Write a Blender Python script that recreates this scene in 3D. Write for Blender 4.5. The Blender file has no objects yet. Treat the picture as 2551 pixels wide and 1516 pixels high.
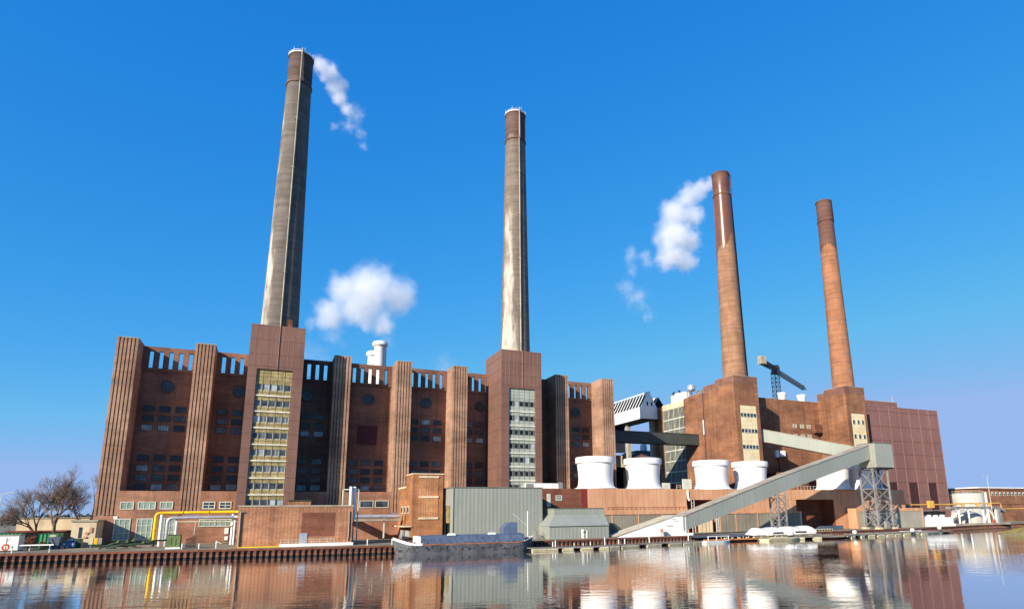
import bpy, math, random
from mathutils import Vector, Matrix
R = math.radians
sc = bpy.context.scene
COL = sc.collection
random.seed(7)

# ------------------------------------------------------------------ camera
cam = bpy.data.cameras.new('camera')
cam.sensor_width = 36.0
cam.lens = 36.0 * 1546.654 / 2551.0
cam.shift_x = (1275.5 - 1360.0) / 2551.0
cam.shift_y = (956.6 - 758.0) / 2551.0
cam.clip_start = 0.5
cam.clip_end = 20000
camo = bpy.data.objects.new('camera', cam)
COL.objects.link(camo)
p_, y_, r_ = R(11.7301), R(23.9827), R(-0.57563)
f = Vector((math.sin(y_) * math.cos(p_), math.cos(y_) * math.cos(p_), math.sin(p_)))
rr = Vector((math.cos(y_), -math.sin(y_), 0)); uu = rr.cross(f)
rx = rr * math.cos(r_) + uu * math.sin(r_); ux = uu * math.cos(r_) - rr * math.sin(r_)
camo.matrix_world = Matrix(((rx.x, ux.x, -f.x, 0), (rx.y, ux.y, -f.y, 0), (rx.z, ux.z, -f.z, 7.0), (0, 0, 0, 1)))
sc.camera = camo

# ------------------------------------------------------------------ sky and sun
SUN_EL, SUN_AZ = R(22.9), R(238.9)
w = bpy.data.worlds.new('World'); sc.world = w; w.use_nodes = True
wn = w.node_tree.nodes; wl = w.node_tree.links
sky = wn.new('ShaderNodeTexSky'); sky.sky_type = 'NISHITA'; sky.sun_disc = False
sky.sun_elevation = SUN_EL; sky.sun_rotation = SUN_AZ
sky.altitude = 60; sky.air_density = 1.0; sky.dust_density = 0.3; sky.ozone_density = 2.5
sp = wn.new('ShaderNodeSeparateColor'); cb = wn.new('ShaderNodeCombineColor'); wl.new(sky.outputs[0], sp.inputs[0])
for i, (a_, g_) in enumerate(((0.70, 1.68), (0.68, 0.68), (0.96, 0.30))):      # deeper blue: per-channel gain and gamma
    m0 = wn.new('ShaderNodeMath'); m0.operation = 'MULTIPLY'; m0.inputs[1].default_value = 0.153; wl.new(sp.outputs[i], m0.inputs[0])
    m1 = wn.new('ShaderNodeMath'); m1.operation = 'POWER'; m1.inputs[1].default_value = g_; wl.new(m0.outputs[0], m1.inputs[0])
    m2 = wn.new('ShaderNodeMath'); m2.operation = 'MULTIPLY'; m2.inputs[1].default_value = a_ / 0.153; wl.new(m1.outputs[0], m2.inputs[0])
    m3 = wn.new('ShaderNodeMath'); m3.operation = 'MINIMUM'; m3.inputs[1].default_value = (0.32, 0.49, 0.86)[i] / 0.153; wl.new(m2.outputs[0], m3.inputs[0])
    wl.new(m3.outputs[0], cb.inputs[i])
wl.new(cb.outputs[0], wn['Background'].inputs['Color'])
wn['Background'].inputs['Strength'].default_value = 0.094
sl = bpy.data.lights.new('sun', 'SUN'); sl.energy = 5.0; sl.angle = R(0.5); sl.color = (1.0, 0.90, 0.76)
so = bpy.data.objects.new('sun', sl); COL.objects.link(so)
sdir = Vector((math.sin(SUN_AZ) * math.cos(SUN_EL), math.cos(SUN_AZ) * math.cos(SUN_EL), math.sin(SUN_EL)))
so.rotation_euler = sdir.to_track_quat('Z', 'Y').to_euler()
sc.view_settings.view_transform = 'Standard'
sc.view_settings.look = 'None'
sc.view_settings.exposure = 0.70
sc.cycles.volume_step_rate = 1.0
sc.cycles.volume_bounces = 6
sc.cycles.max_bounces = 10

# ------------------------------------------------------------------ materials
def lin(c):
    return tuple((v / 12.92 if v <= 0.04045 else ((v + 0.055) / 1.055) ** 2.4) for v in (x / 255.0 for x in c))

ALB = 0.90            # albedo scale of the hand-picked colours
class NT:
    def __init__(s, name):
        s.m = bpy.data.materials.new(name); s.m.use_nodes = True
        s.t = s.m.node_tree; s.n = s.t.nodes; s.b = s.n['Principled BSDF']
        s.geo = s.n.new('ShaderNodeNewGeometry'); s.P = s.geo.outputs['Position']
    def L(s, a, b): s.t.links.new(a, b)
    def put(s, sock, v):
        if isinstance(v, (int, float)): sock.default_value = v
        elif isinstance(v, tuple): sock.default_value = v + ((1.0,) if len(sock.default_value) == 4 and len(v) == 3 else ())
        else: s.L(v, sock)
    def math(s, op, a, b=0.0, c=0.0, clamp=False):
        n = s.n.new('ShaderNodeMath'); n.operation = op; n.use_clamp = clamp
        s.put(n.inputs[0], a); s.put(n.inputs[1], b); s.put(n.inputs[2], c)
        return n.outputs[0]
    def vm(s, op, a, b=None):
        n = s.n.new('ShaderNodeVectorMath'); n.operation = op
        s.put(n.inputs[0], a)
        if b is not None: s.put(n.inputs[1], b)
        return n.outputs['Value'] if op in ('DOT_PRODUCT', 'LENGTH', 'DISTANCE') else n.outputs[0]
    def noise(s, scale, detail=4, rough=.55, vec=None, mul=(1, 1, 1)):
        v = vec or s.P
        if mul != (1, 1, 1): v = s.vm('MULTIPLY', v, mul)
        n = s.n.new('ShaderNodeTexNoise'); n.inputs['Scale'].default_value = scale
        n.inputs['Detail'].default_value = detail; n.inputs['Roughness'].default_value = rough
        s.L(v, n.inputs['Vector']); return n.outputs['Fac']
    def ramp(s, v, lo, hi, a=0.0, b=1.0):
        n = s.n.new('ShaderNodeMapRange'); n.interpolation_type = 'SMOOTHSTEP'
        s.put(n.inputs[0], v)
        for i, x in enumerate((lo, hi, a, b)): s.put(n.inputs[i + 1], x)
        return n.outputs[0]
    def mix(s, fac, a, b, mode='MIX'):
        n = s.n.new('ShaderNodeMix'); n.data_type = 'RGBA'; n.blend_type = mode
        s.put(n.inputs['Factor'], fac); s.put(n.inputs[6], a); s.put(n.inputs[7], b)
        return n.outputs[2]
    def xyz(s):
        n = s.n.new('ShaderNodeSeparateXYZ'); s.L(s.P, n.inputs[0]); return n.outputs
    def scale(s, col, v):
        n = s.n.new('ShaderNodeVectorMath'); n.operation = 'SCALE'
        s.put(n.inputs[0], col); s.put(n.inputs['Scale'], v); return n.outputs[0]
    def bump(s, h, strength, dist):
        n = s.n.new('ShaderNodeBump'); n.inputs['Strength'].default_value = strength
        n.inputs['Distance'].default_value = dist; s.L(h, n.inputs['Height']); s.L(n.outputs[0], s.b.inputs['Normal'])

def surf(name, c1, c2=None, scale=.25, streak=0, sscale=.9, fine=.1, rough=.85, spec=.3, metal=0, ribs=None, brick=False,
         dirt=None, grid=None):
    s = NT(name)
    c1 = tuple(v * ALB for v in lin(c1)); c2 = tuple(v * ALB for v in lin(c2)) if c2 else tuple(v * .72 for v in c1)
    col = s.mix(s.ramp(s.noise(scale, 6), .35, .68), c1, c2)
    k = s.math('ADD', s.math('MULTIPLY', s.noise(5.0, 3), 2 * fine), 1 - fine)
    if streak:
        st = s.ramp(s.noise(sscale, 5, .6, mul=(1, 1, .05)), .42, .72)
        k = s.math('MULTIPLY', k, s.math('SUBTRACT', 1.0, s.math('MULTIPLY', st, streak)))
    if brick:
        bn = s.noise(1.0, 2, mul=(2.2, 2.2, 9)); k = s.math('MULTIPLY', k, s.ramp(bn, .3, .7, .82, 1.16))
        bn2 = s.noise(.09, 5, .6, mul=(1, 1, 1.8)); k = s.math('MULTIPLY', k, s.ramp(bn2, .3, .7, .76, 1.18))
        bn3 = s.noise(.6, 3, .6, mul=(.35, .35, 1.6)); k = s.math('MULTIPLY', k, s.ramp(bn3, .32, .68, .86, 1.1))
        soot = s.ramp(s.noise(.35, 6, .65, mul=(1, 1, .12)), .55, .8); k = s.math('MULTIPLY', k, s.math('SUBTRACT', 1.0, s.math('MULTIPLY', soot, .42)))
    if ribs:
        per, amt, bmp = ribs
        x = s.xyz(); h = s.math('SINE', s.math('MULTIPLY', s.math('ADD', x[0], x[1]), 2 * math.pi / per))
        k = s.math('MULTIPLY', k, s.math('ADD', s.math('MULTIPLY', h, amt), 1.0))
        if bmp: s.bump(h, 1.0, bmp)
    if grid:
        px, pz, wd, dk = grid
        x = s.xyz()
        a = s.math('LESS_THAN', s.math('FRACT', s.math('DIVIDE', s.math('ADD', x[0], x[1]), px)), wd / px)
        b = s.math('LESS_THAN', s.math('FRACT', s.math('DIVIDE', x[2], pz)), wd / pz)
        k = s.math('MULTIPLY', k, s.math('SUBTRACT', 1.0, s.math('MULTIPLY', s.math('MAXIMUM', a, b), dk)))
    col = s.scale(col, k)
    if dirt:
        dc, lo, hi, dsc = dirt
        col = s.mix(s.ramp(s.noise(dsc, 6, .65), lo, hi), col, lin(dc))
    s.L(col, s.b.inputs['Base Color'])
    s.b.inputs['Roughness'].default_value = rough; s.b.inputs['Metallic'].default_value = metal
    s.b.inputs['Specular IOR Level'].default_value = spec
    return s.m

def glass(name, c, rough=.08, var=.5):
    s = NT(name); c = lin(c)
    k = s.ramp(s.noise(.6, 3), .3, .7, 1 - var, 1 + var)
    s.L(s.scale(c, k), s.b.inputs['Base Color']); s.b.inputs['Roughness'].default_value = rough
    s.b.inputs['Specular IOR Level'].default_value = .32
    return s.m

M = {}
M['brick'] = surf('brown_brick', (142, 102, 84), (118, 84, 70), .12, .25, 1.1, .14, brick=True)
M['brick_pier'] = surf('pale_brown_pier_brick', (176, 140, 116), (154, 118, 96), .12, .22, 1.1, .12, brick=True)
M['brick_base'] = surf('warm_base_brick', (168, 122, 97), (146, 102, 80), .14, .22, 1.1, .12, brick=True)
M['brick_dark'] = surf('dark_brick', (120, 88, 74), (96, 68, 58), .15, .3, 1.0, .1, brick=True)
M['brick_orange'] = surf('orange_brick', (154, 108, 78), (128, 86, 64), .15, .25, 1.0, .14, brick=True)
M['brick_amber'] = surf('amber_brick', (178, 124, 84), (152, 100, 68), .15, .2, 1.0, .12, brick=True)
M['brick_amber_rib'] = surf('amber_ribbed_brick', (190, 136, 94), (168, 114, 78), .2, .2, 1.1, .12, brick=True, ribs=(.55, .12, 0))
M['brick_rib'] = surf('ribbed_brick', (176, 126, 94), (154, 106, 80), .2, .25, 1.1, .14, brick=True, ribs=(.62, .12, 0))
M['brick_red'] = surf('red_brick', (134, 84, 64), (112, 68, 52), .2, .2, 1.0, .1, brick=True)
M['clad'] = surf('brown_red_cladding', (128, 95, 82), (115, 84, 73), .12, .15, .8, .06, rough=.6, spec=.3)
M['clad_line'] = surf('cladding_seam', (158, 120, 108), None, .5, 0, rough=.7)
M['clad_dark'] = surf('cladding_joint', (98, 66, 58), None, .5, 0, rough=.7)
M['clad_red'] = surf('red_brown_cladding', (140, 101, 91), (128, 90, 81), .06, .12, .4, .05, rough=.55, spec=.3)
M['red_line'] = surf('red_cladding_seam', (164, 122, 114), None, .5, 0, rough=.6)
M['terra'] = surf('terracotta_render', (216, 166, 128), (202, 148, 112), .15, .3, 1.3, .06, rough=.8, dirt=((150, 88, 62), .68, .9, .35))
M['terra_red'] = surf('deep_red_panel', (128, 52, 44), None, .3, .1)
M['grey_clad'] = surf('grey_green_corrugated_metal', (154, 157, 146), (145, 149, 138), .1, .12, 1.5, .04, rough=.5, spec=.4, ribs=(.9, .03, .012))
M['grey_clad2'] = surf('grey_green_trim', (116, 119, 112), None, .3, .1, rough=.5)
M['grey_wall'] = surf('grey_corrugated_wall', (150, 143, 128), (134, 126, 112), .12, .25, 1.6, .06, rough=.6, ribs=(.7, .08, .012))
M['charcoal'] = surf('charcoal_metal', (74, 80, 74), (64, 70, 66), .2, .1, rough=.55)
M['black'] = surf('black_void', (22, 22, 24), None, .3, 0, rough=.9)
M['white'] = surf('white_paint', (236, 236, 232), (228, 228, 222), .2, .06, 1.0, .02, rough=.5, spec=.4)
M['white_dirty'] = surf('weathered_white_render', (246, 245, 238), (238, 236, 226), .3, .08, 1.0, .03, rough=.7, dirt=((180, 168, 146), .72, .98, .6))
M['ctower'] = surf('cooling_tower_white', (240, 239, 236), (234, 232, 228), .12, .06, .8, .015, rough=.55, dirt=((206, 180, 158), .7, .98, .25))
M['tank_grey'] = surf('pale_grey_tank', (196, 192, 178), (180, 176, 164), .3, .15, 1.0, .04, rough=.6)
M['ctower_rim'] = surf('rust_stained_white', (240, 238, 234), (232, 228, 222), .2, .1, 1.0, .02, rough=.6, dirt=((206, 158, 116), .56, .85, .22))
M['cream'] = surf('cream_panel', (226, 212, 172), (212, 196, 156), .3, .12, 1.5, .05, rough=.7)
M['cream_render'] = surf('pale_cream_render', (226, 206, 170), (206, 184, 150), .25, .2, .9, .06, rough=.85, dirt=((150, 132, 104), .6, .9, .4))
M['span_y'] = surf('stained_yellow_spandrel', (178, 160, 112), (140, 124, 84), .9, .3, 2.0, .1, rough=.75)
M['span_g'] = surf('grey_green_spandrel', (172, 178, 164), (160, 166, 154), .4, .12, 2.0, .05, rough=.7)
M['joint'] = surf('dark_joint', (84, 76, 58), None, .5, 0)
M['sill'] = surf('white_sill', (232, 228, 206), None, .5, .1)
M['conc'] = surf('pale_concrete', (180, 170, 150), (150, 140, 122), .3, .2, 1.0, .1, rough=.9)
M['conc_pale'] = surf('pale_weathered_slab', (206, 196, 172), (184, 174, 150), .4, .2, 1.0, .08, rough=.85)
M['panel_grey'] = surf('warm_grey_panel', (172, 164, 148), (158, 150, 134), .25, .2, 1.2, .05, rough=.7, dirt=((120, 96, 76), .6, .9, .5))
M['ground'] = surf('gravel_and_concrete', (150, 140, 116), (112, 104, 88), .15, 0, fine=.2, rough=.95)
M['rust'] = surf('rusty_sheet_pile', (118, 80, 70), (88, 54, 44), .5, .35, 2.0, .2, rough=.8, dirt=((60, 34, 26), .55, .8, 1.2))
def pile_mat():
    s = NT('rusty_sheet_pile'); z = s.xyz()[2]
    col = s.mix(s.ramp(s.noise(.6, 6, .6), .35, .65), lin((106, 70, 60)), lin((78, 46, 38)))
    col = s.mix(s.ramp(s.noise(1.3, 5, .7, mul=(1, 1, .3)), .55, .75), col, lin((52, 30, 24)))
    zz = s.math('ADD', z, s.math('MULTIPLY', s.math('SUBTRACT', s.noise(.7, 3), .5), .25))
    col = s.mix(s.math('MULTIPLY', s.ramp(zz, .3, .36), s.ramp(zz, .5, .42)), col, lin((138, 92, 58)))
    col = s.mix(s.ramp(zz, .32, .22), col, lin((44, 34, 30)))
    s.L(s.scale(col, ALB), s.b.inputs['Base Color']); s.b.inputs['Roughness'].default_value = .8
    return s.m
M['rust'] = pile_mat()
M['rust_cap'] = surf('rusty_cap_beam', (128, 74, 54), (96, 56, 42), .6, .1, fine=.2, rough=.85)
M['steel'] = surf('grey_steel', (158, 154, 150), (132, 128, 124), .5, .2, 2.0, .1, rough=.55, metal=.2)
M['steel_dark'] = surf('dark_steel', (52, 56, 66), None, .5, .1, rough=.6)
M['silver'] = surf('silver_pipe_jacket', (206, 208, 210), (186, 188, 192), .5, .1, rough=.35, metal=.5)
M['yellow'] = surf('yellow_paint', (246, 204, 32), (226, 176, 20), .4, .1, rough=.45)
M['ochre'] = surf('ochre_pipe', (226, 170, 84), None, .4, .1, rough=.55)
M['green'] = surf('olive_green_paint', (112, 132, 80), (98, 116, 70), .4, .1, rough=.6)
M['green_dk'] = surf('dark_green_paint', (58, 78, 56), (44, 60, 46), .4, .2, rough=.55)
M['green_cont'] = surf('bright_green_metal', (38, 140, 84), (30, 116, 70), .4, .1, rough=.5, ribs=(.6, .25, .05))
M['blue_tarp'] = surf('faded_blue_tarpaulin', (92, 108, 134), (76, 90, 114), .6, .2, 2.0, .1, rough=.75)
M['slate_tarp'] = surf('slate_blue_tarpaulin', (84, 96, 112), (66, 78, 92), .3, .1, fine=.1, rough=.7)
M['white_tarp'] = surf('white_tarpaulin', (238, 234, 228), (216, 212, 208), .5, .15, 1.5, .06, rough=.7)
M['blue_car'] = surf('blue_car_paint', (70, 112, 164), None, .4, 0, rough=.25, spec=.5)
M['deck'] = surf('weathered_deck', (142, 134, 118), (116, 108, 96), .6, .1, fine=.15, rough=.85)
M['float'] = surf('cream_float', (216, 206, 172), (188, 176, 142), .5, .15, fine=.08, rough=.7)
M['orange'] = surf('orange_plastic', (232, 96, 60), None, .4, 0, rough=.5)
M['orange_beam'] = surf('orange_brown_beam', (196, 122, 74), (160, 92, 54), .5, .1, rough=.7)
M['redroof'] = surf('red_roof_felt', (142, 66, 56), None, .4, .1)
M['dark_panel'] = surf('dark_brown_door', (72, 44, 40), (60, 36, 34), .3, .1, rough=.6)
M['maroon'] = surf('maroon_louvre', (88, 36, 38), (78, 30, 33), .4, .1, rough=.6)
M['bark'] = surf('grey_brown_bark', (104, 88, 76), (76, 64, 54), .8, .1, rough=.95)
M['twig'] = surf('brown_twigs', (132, 112, 98), (104, 88, 76), .5, 0, rough=.95)
M['twig_red'] = surf('russet_twigs', (140, 96, 70), (104, 74, 56), .5, 0, rough=.95)
M['grass'] = surf('dry_reed_grass', (186, 166, 84), (128, 122, 60), .8, 0, fine=.3, rough=.9)
M['farwood'] = surf('far_wood', (74, 78, 74), (58, 64, 60), .05, .1, fine=.2, rough=1)
M['glass'] = glass('dark_window_glass', (60, 66, 72), .12, .6)
M['glass_b'] = glass('pale_blind_glass', (150, 160, 160), .25, .35)
M['glass_f'] = glass('frosted_green_glass', (132, 148, 134), .25, .2)
M['glass_m'] = glass('mid_grey_glass', (92, 100, 106), .2, .4)
M['glass_k'] = glass('near_black_glass', (30, 32, 36), .15, .5)
M['glass_o'] = glass('olive_dark_glass', (34, 37, 30), .35, .6)
M['frame_dk'] = surf('dark_window_frame', (72, 66, 62), None, .5, 0, rough=.6)
M['frame_lt'] = surf('pale_window_frame', (214, 214, 196), None, .5, 0, rough=.6)

def barge_mat():
    s = NT('worn_grey_hull_paint')
    col = s.mix(s.ramp(s.noise(.5, 5), .35, .65), lin((96, 98, 104)), lin((72, 74, 78)))
    v = s.noise(1.6, 6, .7, mul=(1, 1, 1.6)); x = s.xyz()
    band = s.math('MULTIPLY', s.ramp(x[2], .25, .6), s.ramp(x[2], 1.7, 1.2))
    col = s.mix(s.math('MULTIPLY', s.ramp(v, .5, .56), band), col, lin((34, 32, 34)))
    col = s.mix(s.ramp(s.noise(.8, 4), .6, .8), col, lin((122, 114, 110)))
    s.L(col, s.b.inputs['Base Color']); s.b.inputs['Roughness'].default_value = .7
    return s.m
M['hull'] = barge_mat()

def chimney_mat(name, base, base2, top, stain=None, wet=None, soot_z=None):
    s = NT(name); x = s.xyz(); z = x[2]
    band = s.noise(1.0, 4, .6, mul=(.12, .12, 1.3))
    base, base2, top = (tuple(v * ALB for v in lin(q)) for q in (base, base2, top))
    col = s.mix(s.ramp(band, .3, .7), base, base2)
    col = s.scale(col, s.ramp(s.noise(.5, 6, .65, mul=(1, 1, .35)), .25, .75, .78, 1.2))
    if stain:
        ang, zlo, zhi, wd, sc_ = stain
        d = (math.sin(R(ang)), math.cos(R(ang)), 0.0)
        n = s.vm('DOT_PRODUCT', s.geo.outputs['Normal'], d)
        zz = s.ramp(z, zlo, zhi, 1.0, 0.0)
        m = s.math('ADD', s.math('ADD', n, s.math('MULTIPLY', s.math('SUBTRACT', s.noise(.35, 5, .6, mul=(1, 1, .18)), .5), 1.1)), s.math('MULTIPLY', zz, sc_))
        m = s.ramp(m, wd, wd + .22)
        m = s.math('MULTIPLY', m, s.ramp(z, zhi - 6, zhi + 8, 1.0, 0.0))
        col = s.mix(s.math('MULTIPLY', m, s.ramp(s.noise(.9, 4, mul=(1, 1, .25)), .2, .6, .2, .8)), col, tuple(v * ALB for v in lin((204, 196, 182))))
    tn = s.ramp(s.math('ADD', z, s.math('MULTIPLY', s.math('SUBTRACT', s.noise(.5, 3, mul=(1, 1, .1)), .5), 9.0)), (soot_z or 119.2) - .6, (soot_z or 119.2) + .6)
    col = s.mix(tn, col, s.scale(top, s.ramp(band, .3, .7, .8, 1.25)))
    s.b.inputs['Roughness'].default_value = .85
    if wet:
        ang, za, zb = wet
        d = (math.sin(R(ang)), math.cos(R(ang)), 0.0)
        n = s.vm('DOT_PRODUCT', s.geo.outputs['Normal'], d)
        edge = s.math('ADD', z, s.math('MULTIPLY', s.math('SUBTRACT', s.noise(.45, 4, mul=(1, 1, .12)), .5), 26.0))
        edge = s.math('SUBTRACT', edge, s.math('MULTIPLY', n, 7.0))
        m = s.math('MULTIPLY', s.ramp(edge, za, za + 2), s.ramp(z, zb, zb + 14, 1.0, 0.0))
        col = s.mix(s.math('MULTIPLY', m, .75), col, lin((92, 52, 44)))
        s.L(s.ramp(m, 0, 1, .85, .28), s.b.inputs['Roughness'])
    s.L(col, s.b.inputs['Base Color'])
    s.b.inputs['Specular IOR Level'].default_value = .35
    return s.m

def water_mat():
    s = NT('harbour_water')
    s.b.inputs['Base Color'].default_value = (.042, .042, .034, 1)
    s.b.inputs['Roughness'].default_value = .03
    s.b.inputs['IOR'].default_value = 1.5
    s.b.inputs['Coat Weight'].default_value = 1.0; s.b.inputs['Coat IOR'].default_value = 1.5; s.b.inputs['Coat Roughness'].default_value = .03
    ca, sa = math.cos(R(24)), math.sin(R(24))
    u = s.vm('DOT_PRODUCT', s.P, (ca, -sa, 0.0)); v = s.vm('DOT_PRODUCT', s.P, (sa, ca, 0.0))
    c = s.n.new('ShaderNodeCombineXYZ'); s.put(c.inputs[0], s.math('MULTIPLY', u, .3)); s.put(c.inputs[1], v)
    a = s.noise(.9, 3, .55, vec=c.outputs[0]); b = s.noise(.28, 2, .5, vec=c.outputs[0]); d = s.noise(3.2, 2, .5, vec=c.outputs[0])
    patch = s.ramp(s.noise(.035, 4, mul=(.6, 1, 1)), .38, .62, .3, 1.2)
    h = s.math('ADD', s.math('MULTIPLY', s.math('MULTIPLY', a, patch), 1.0), s.math('ADD', s.math('MULTIPLY', b, .4), s.math('MULTIPLY', s.math('MULTIPLY', d, patch), .3)))
    s.bump(h, .24, .12); s.L(s.b.inputs['Normal'].links[0].from_socket, s.b.inputs['Coat Normal'])
    return s.m
M['water'] = water_mat()

# ------------------------------------------------------------------ mesh builder
class MB:
    def __init__(s): s.v = []; s.f = []; s.mi = []; s.sm = []
    def add(s, vs, fs, m=0, smooth=False):
        o = len(s.v); s.v += [tuple(q) for q in vs]
        for q in fs: s.f.append([i + o for i in q]); s.mi.append(m); s.sm.append(smooth)
        return s
    def box(s, x0, x1, y0, y1, z0, z1, m=0):
        vs = [(x, y, z) for z in (z0, z1) for y in (y0, y1) for x in (x0, x1)]
        return s.add(vs, [(0, 2, 3, 1), (4, 5, 7, 6), (0, 1, 5, 4), (2, 6, 7, 3), (0, 4, 6, 2), (1, 3, 7, 5)], m)
    def hexa(s, b, t, m=0):
        """b, t: four bottom and four top corners, counter-clockwise seen from above"""
        n = len(b); vs = list(b) + list(t)
        fs = [tuple(reversed(range(n))), tuple(range(n, 2 * n))] + [(i, (i + 1) % n, n + (i + 1) % n, n + i) for i in range(n)]
        return s.add(vs, fs, m)
    def prism_z(s, pts, z0, z1, m=0):
        return s.hexa([(x, y, z0) for x, y in pts], [(x, y, z1) for x, y in pts], m)
    def prism_y(s, pts, y0, y1, m=0):
        """profile in x,z (counter-clockwise seen from the front), extruded from y0 (front) to y1"""
        n = len(pts); vs = [(x, y0, z) for x, z in pts] + [(x, y1, z) for x, z in pts]
        fs = [tuple(range(n)), tuple(reversed(range(n, 2 * n)))] + [((i + 1) % n, i, n + i, n + (i + 1) % n) for i in range(n)]
        return s.add(vs, fs, m)
    def bar(s, p, q, w, h=None, m=0):
        p, q = Vector(p), Vector(q); d = (q - p).normalized(); h = h or w
        up = Vector((0, 0, 1)) if abs(d.z) < .95 else Vector((0, 1, 0))
        a = d.cross(up).normalized() * (w / 2); b = a.cross(d).normalized() * (h / 2)
        vs = [p - a - b, p + a - b, p + a + b, p - a + b, q - a - b, q + a - b, q + a + b, q - a + b]
        return s.add(vs, [(0, 3, 2, 1), (4, 5, 6, 7), (0, 1, 5, 4), (1, 2, 6, 5), (2, 3, 7, 6), (3, 0, 4, 7)], m)
    def tube(s, pts, r, seg=10, m=0, cap=True, r2=None):
        pts = [Vector(q) for q in pts]; n = len(pts); vs = []; fs = []
        ref = None
        for i, q in enumerate(pts):
            d = (pts[min(i + 1, n - 1)] - pts[max(i - 1, 0)]).normalized()
            if ref is None:
                ref = d.cross(Vector((0, 0, 1)) if abs(d.z) < .9 else Vector((1, 0, 0))).normalized()
            a = (ref - d * ref.dot(d)).normalized(); ref = a; b = d.cross(a)
            ra = r if r2 is None else r + (r2 - r) * i / (n - 1)
            for k in range(seg):
                t = 2 * math.pi * k / seg; vs.append(q + a * (math.cos(t) * ra) + b * (math.sin(t) * ra))
        for i in range(n - 1):
            for k in range(seg):
                k2 = (k + 1) % seg; fs.append((i * seg + k, i * seg + k2, (i + 1) * seg + k2, (i + 1) * seg + k))
        s.add(vs, fs, m, True)
        if cap:
            s.add(vs[:seg], [tuple(reversed(range(seg)))], m); s.add(vs[-seg:], [tuple(range(seg))], m)
        return s
    def lathe(s, prof, cx, cy, seg=32, m=0, cap_top=False):
        vs = []; fs = []; n = len(prof)
        for r, z in prof:
            for k in range(seg):
                t = 2 * math.pi * k / seg; vs.append((cx + math.cos(t) * r, cy + math.sin(t) * r, z))
        for i in range(n - 1):
            for k in range(seg):
                k2 = (k + 1) % seg; fs.append((i * seg + k, i * seg + k2, (i + 1) * seg + k2, (i + 1) * seg + k))
        s.add(vs, fs, m, True)
        if cap_top: s.add(vs[-seg:], [tuple(range(seg))], m)
        return s
    def build(s, name, mats, parent=None, loc=None, sharp=35):
        if not isinstance(mats, (list, tuple)): mats = [mats]
        if parent is not None: o0 = WL[parent]
        elif loc is not None: o0 = Vector(loc)
        else: o0 = Vector((0, 0, 0))
        me = bpy.data.meshes.new(name)
        me.from_pydata([(x - o0.x, y - o0.y, z - o0.z) for x, y, z in s.v], [], s.f)
        for m in mats: me.materials.append(M[m] if isinstance(m, str) else m)
        me.polygons.foreach_set('material_index', s.mi); me.polygons.foreach_set('use_smooth', s.sm)
        me.update()
        if any(s.sm): me.set_sharp_from_angle(angle=R(sharp))
        o = bpy.data.objects.new(name, me); COL.objects.link(o)
        if parent is not None: o.parent = parent
        else: o.location = o0
        WL[o] = Vector(o0)
        return o
WL = {}
def tag(o, label=None, cat=None, group=None, kind=None):
    for k, v in (('label', label), ('category', cat), ('group', group), ('kind', kind)):
        if v: o[k] = v
    return o
def thing(name, label, cat, loc, group=None):
    o = bpy.data.objects.new(name, None); COL.objects.link(o); o.location = loc; o.empty_display_size = .5
    WL[o] = Vector(loc); return tag(o, label, cat, group)
def inst(src, parent, world):
    """a copy of a part (and its sub-parts) at a world position under a thing"""
    c = src.copy(); COL.objects.link(c); c.parent = parent
    c.location = Vector(world) - (WL[parent] if parent else Vector((0, 0, 0))); WL[c] = Vector(world)
    for ch in KIDS.get(src, []):
        d = ch.copy(); COL.objects.link(d); d.parent = c; WL[d] = Vector(world)
    return c
KIDS = {}
G = 1.45
YF, YW = 156.0, 162.5

# ------------------------------------------------------------------ setting: ground, water, quay
QUAY = [(-400, 210), (-90, 139), (-40, 129.6), (10, 120.6), (26, 119.9), (54, 121.6), (93, 124.6), (101, 126.6), (150, 129.0), (180, 131.2), (205, 137), (232, 144), (330, 157), (600, 185), (2500, 300)]
def ground():
    b = MB(); n = len(QUAY)
    vs = [(x, y + .05, G) for x, y in QUAY] + [(x * 3, 6000, G) for x, y in QUAY]
    b.add(vs, [(i, i + 1, n + i + 1, n + i) for i in range(n - 1)])
    tag(b.build('ground', 'ground'), kind='structure')
    q = MB(); q.add([(-2500, -300, 0), (3500, -300, 0), (3500, 320, 0), (-2500, 320, 0)], [(0, 1, 2, 3)])
    tag(q.build('water', 'water'), kind='structure')
ground()

def sheet_pile(name, pts, label, caph=.28):
    t = thing(name, label, 'quay wall', (pts[0][0], pts[0][1], 0))
    b = MB(); c = MB()
    P = [Vector((x, y, 0)) for x, y in pts]
    line = []
    for a, e in zip(P[:-1], P[1:]):
        d = (e - a); L = d.length; d.normalize(); nrm = Vector((d.y, -d.x, 0))
        k = max(1, round(L / 1.0)); st = L / k
        for i in range(k):
            o = a + d * (i * st)
            for fr, dep in ((0, -.32), (.34, -.32), (.5, .06), (.84, .06)):
                line.append(o + d * (fr * st) + nrm * dep)
        c.hexa([tuple(a + nrm * .14 + Vector((0, 0, G - caph))), tuple(e + nrm * .14 + Vector((0, 0, G - caph))), tuple(e - nrm * .5 + Vector((0, 0, G - caph))), tuple(a - nrm * .5 + Vector((0, 0, G - caph)))],
               [tuple(a + nrm * .14 + Vector((0, 0, G + .02))), tuple(e + nrm * .14 + Vector((0, 0, G + .02))), tuple(e - nrm * .5 + Vector((0, 0, G + .02))), tuple(a - nrm * .5 + Vector((0, 0, G + .02)))])
    line.append(P[-1])
    n = len(line)
    vs = [(q.x, q.y, -1.0) for q in line] + [(q.x, q.y, G - .1) for q in line]
    b.add(vs, [(i, i + 1, n + i + 1, n + i) for i in range(n - 1)])
    b.build('sheet_piles', 'rust', t); c.build('cap_beam', 'rust_cap', t)
sheet_pile('quay_wall', QUAY[1:5], 'rusty corrugated sheet pile quay wall below the brick block, left of the barge')
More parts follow.
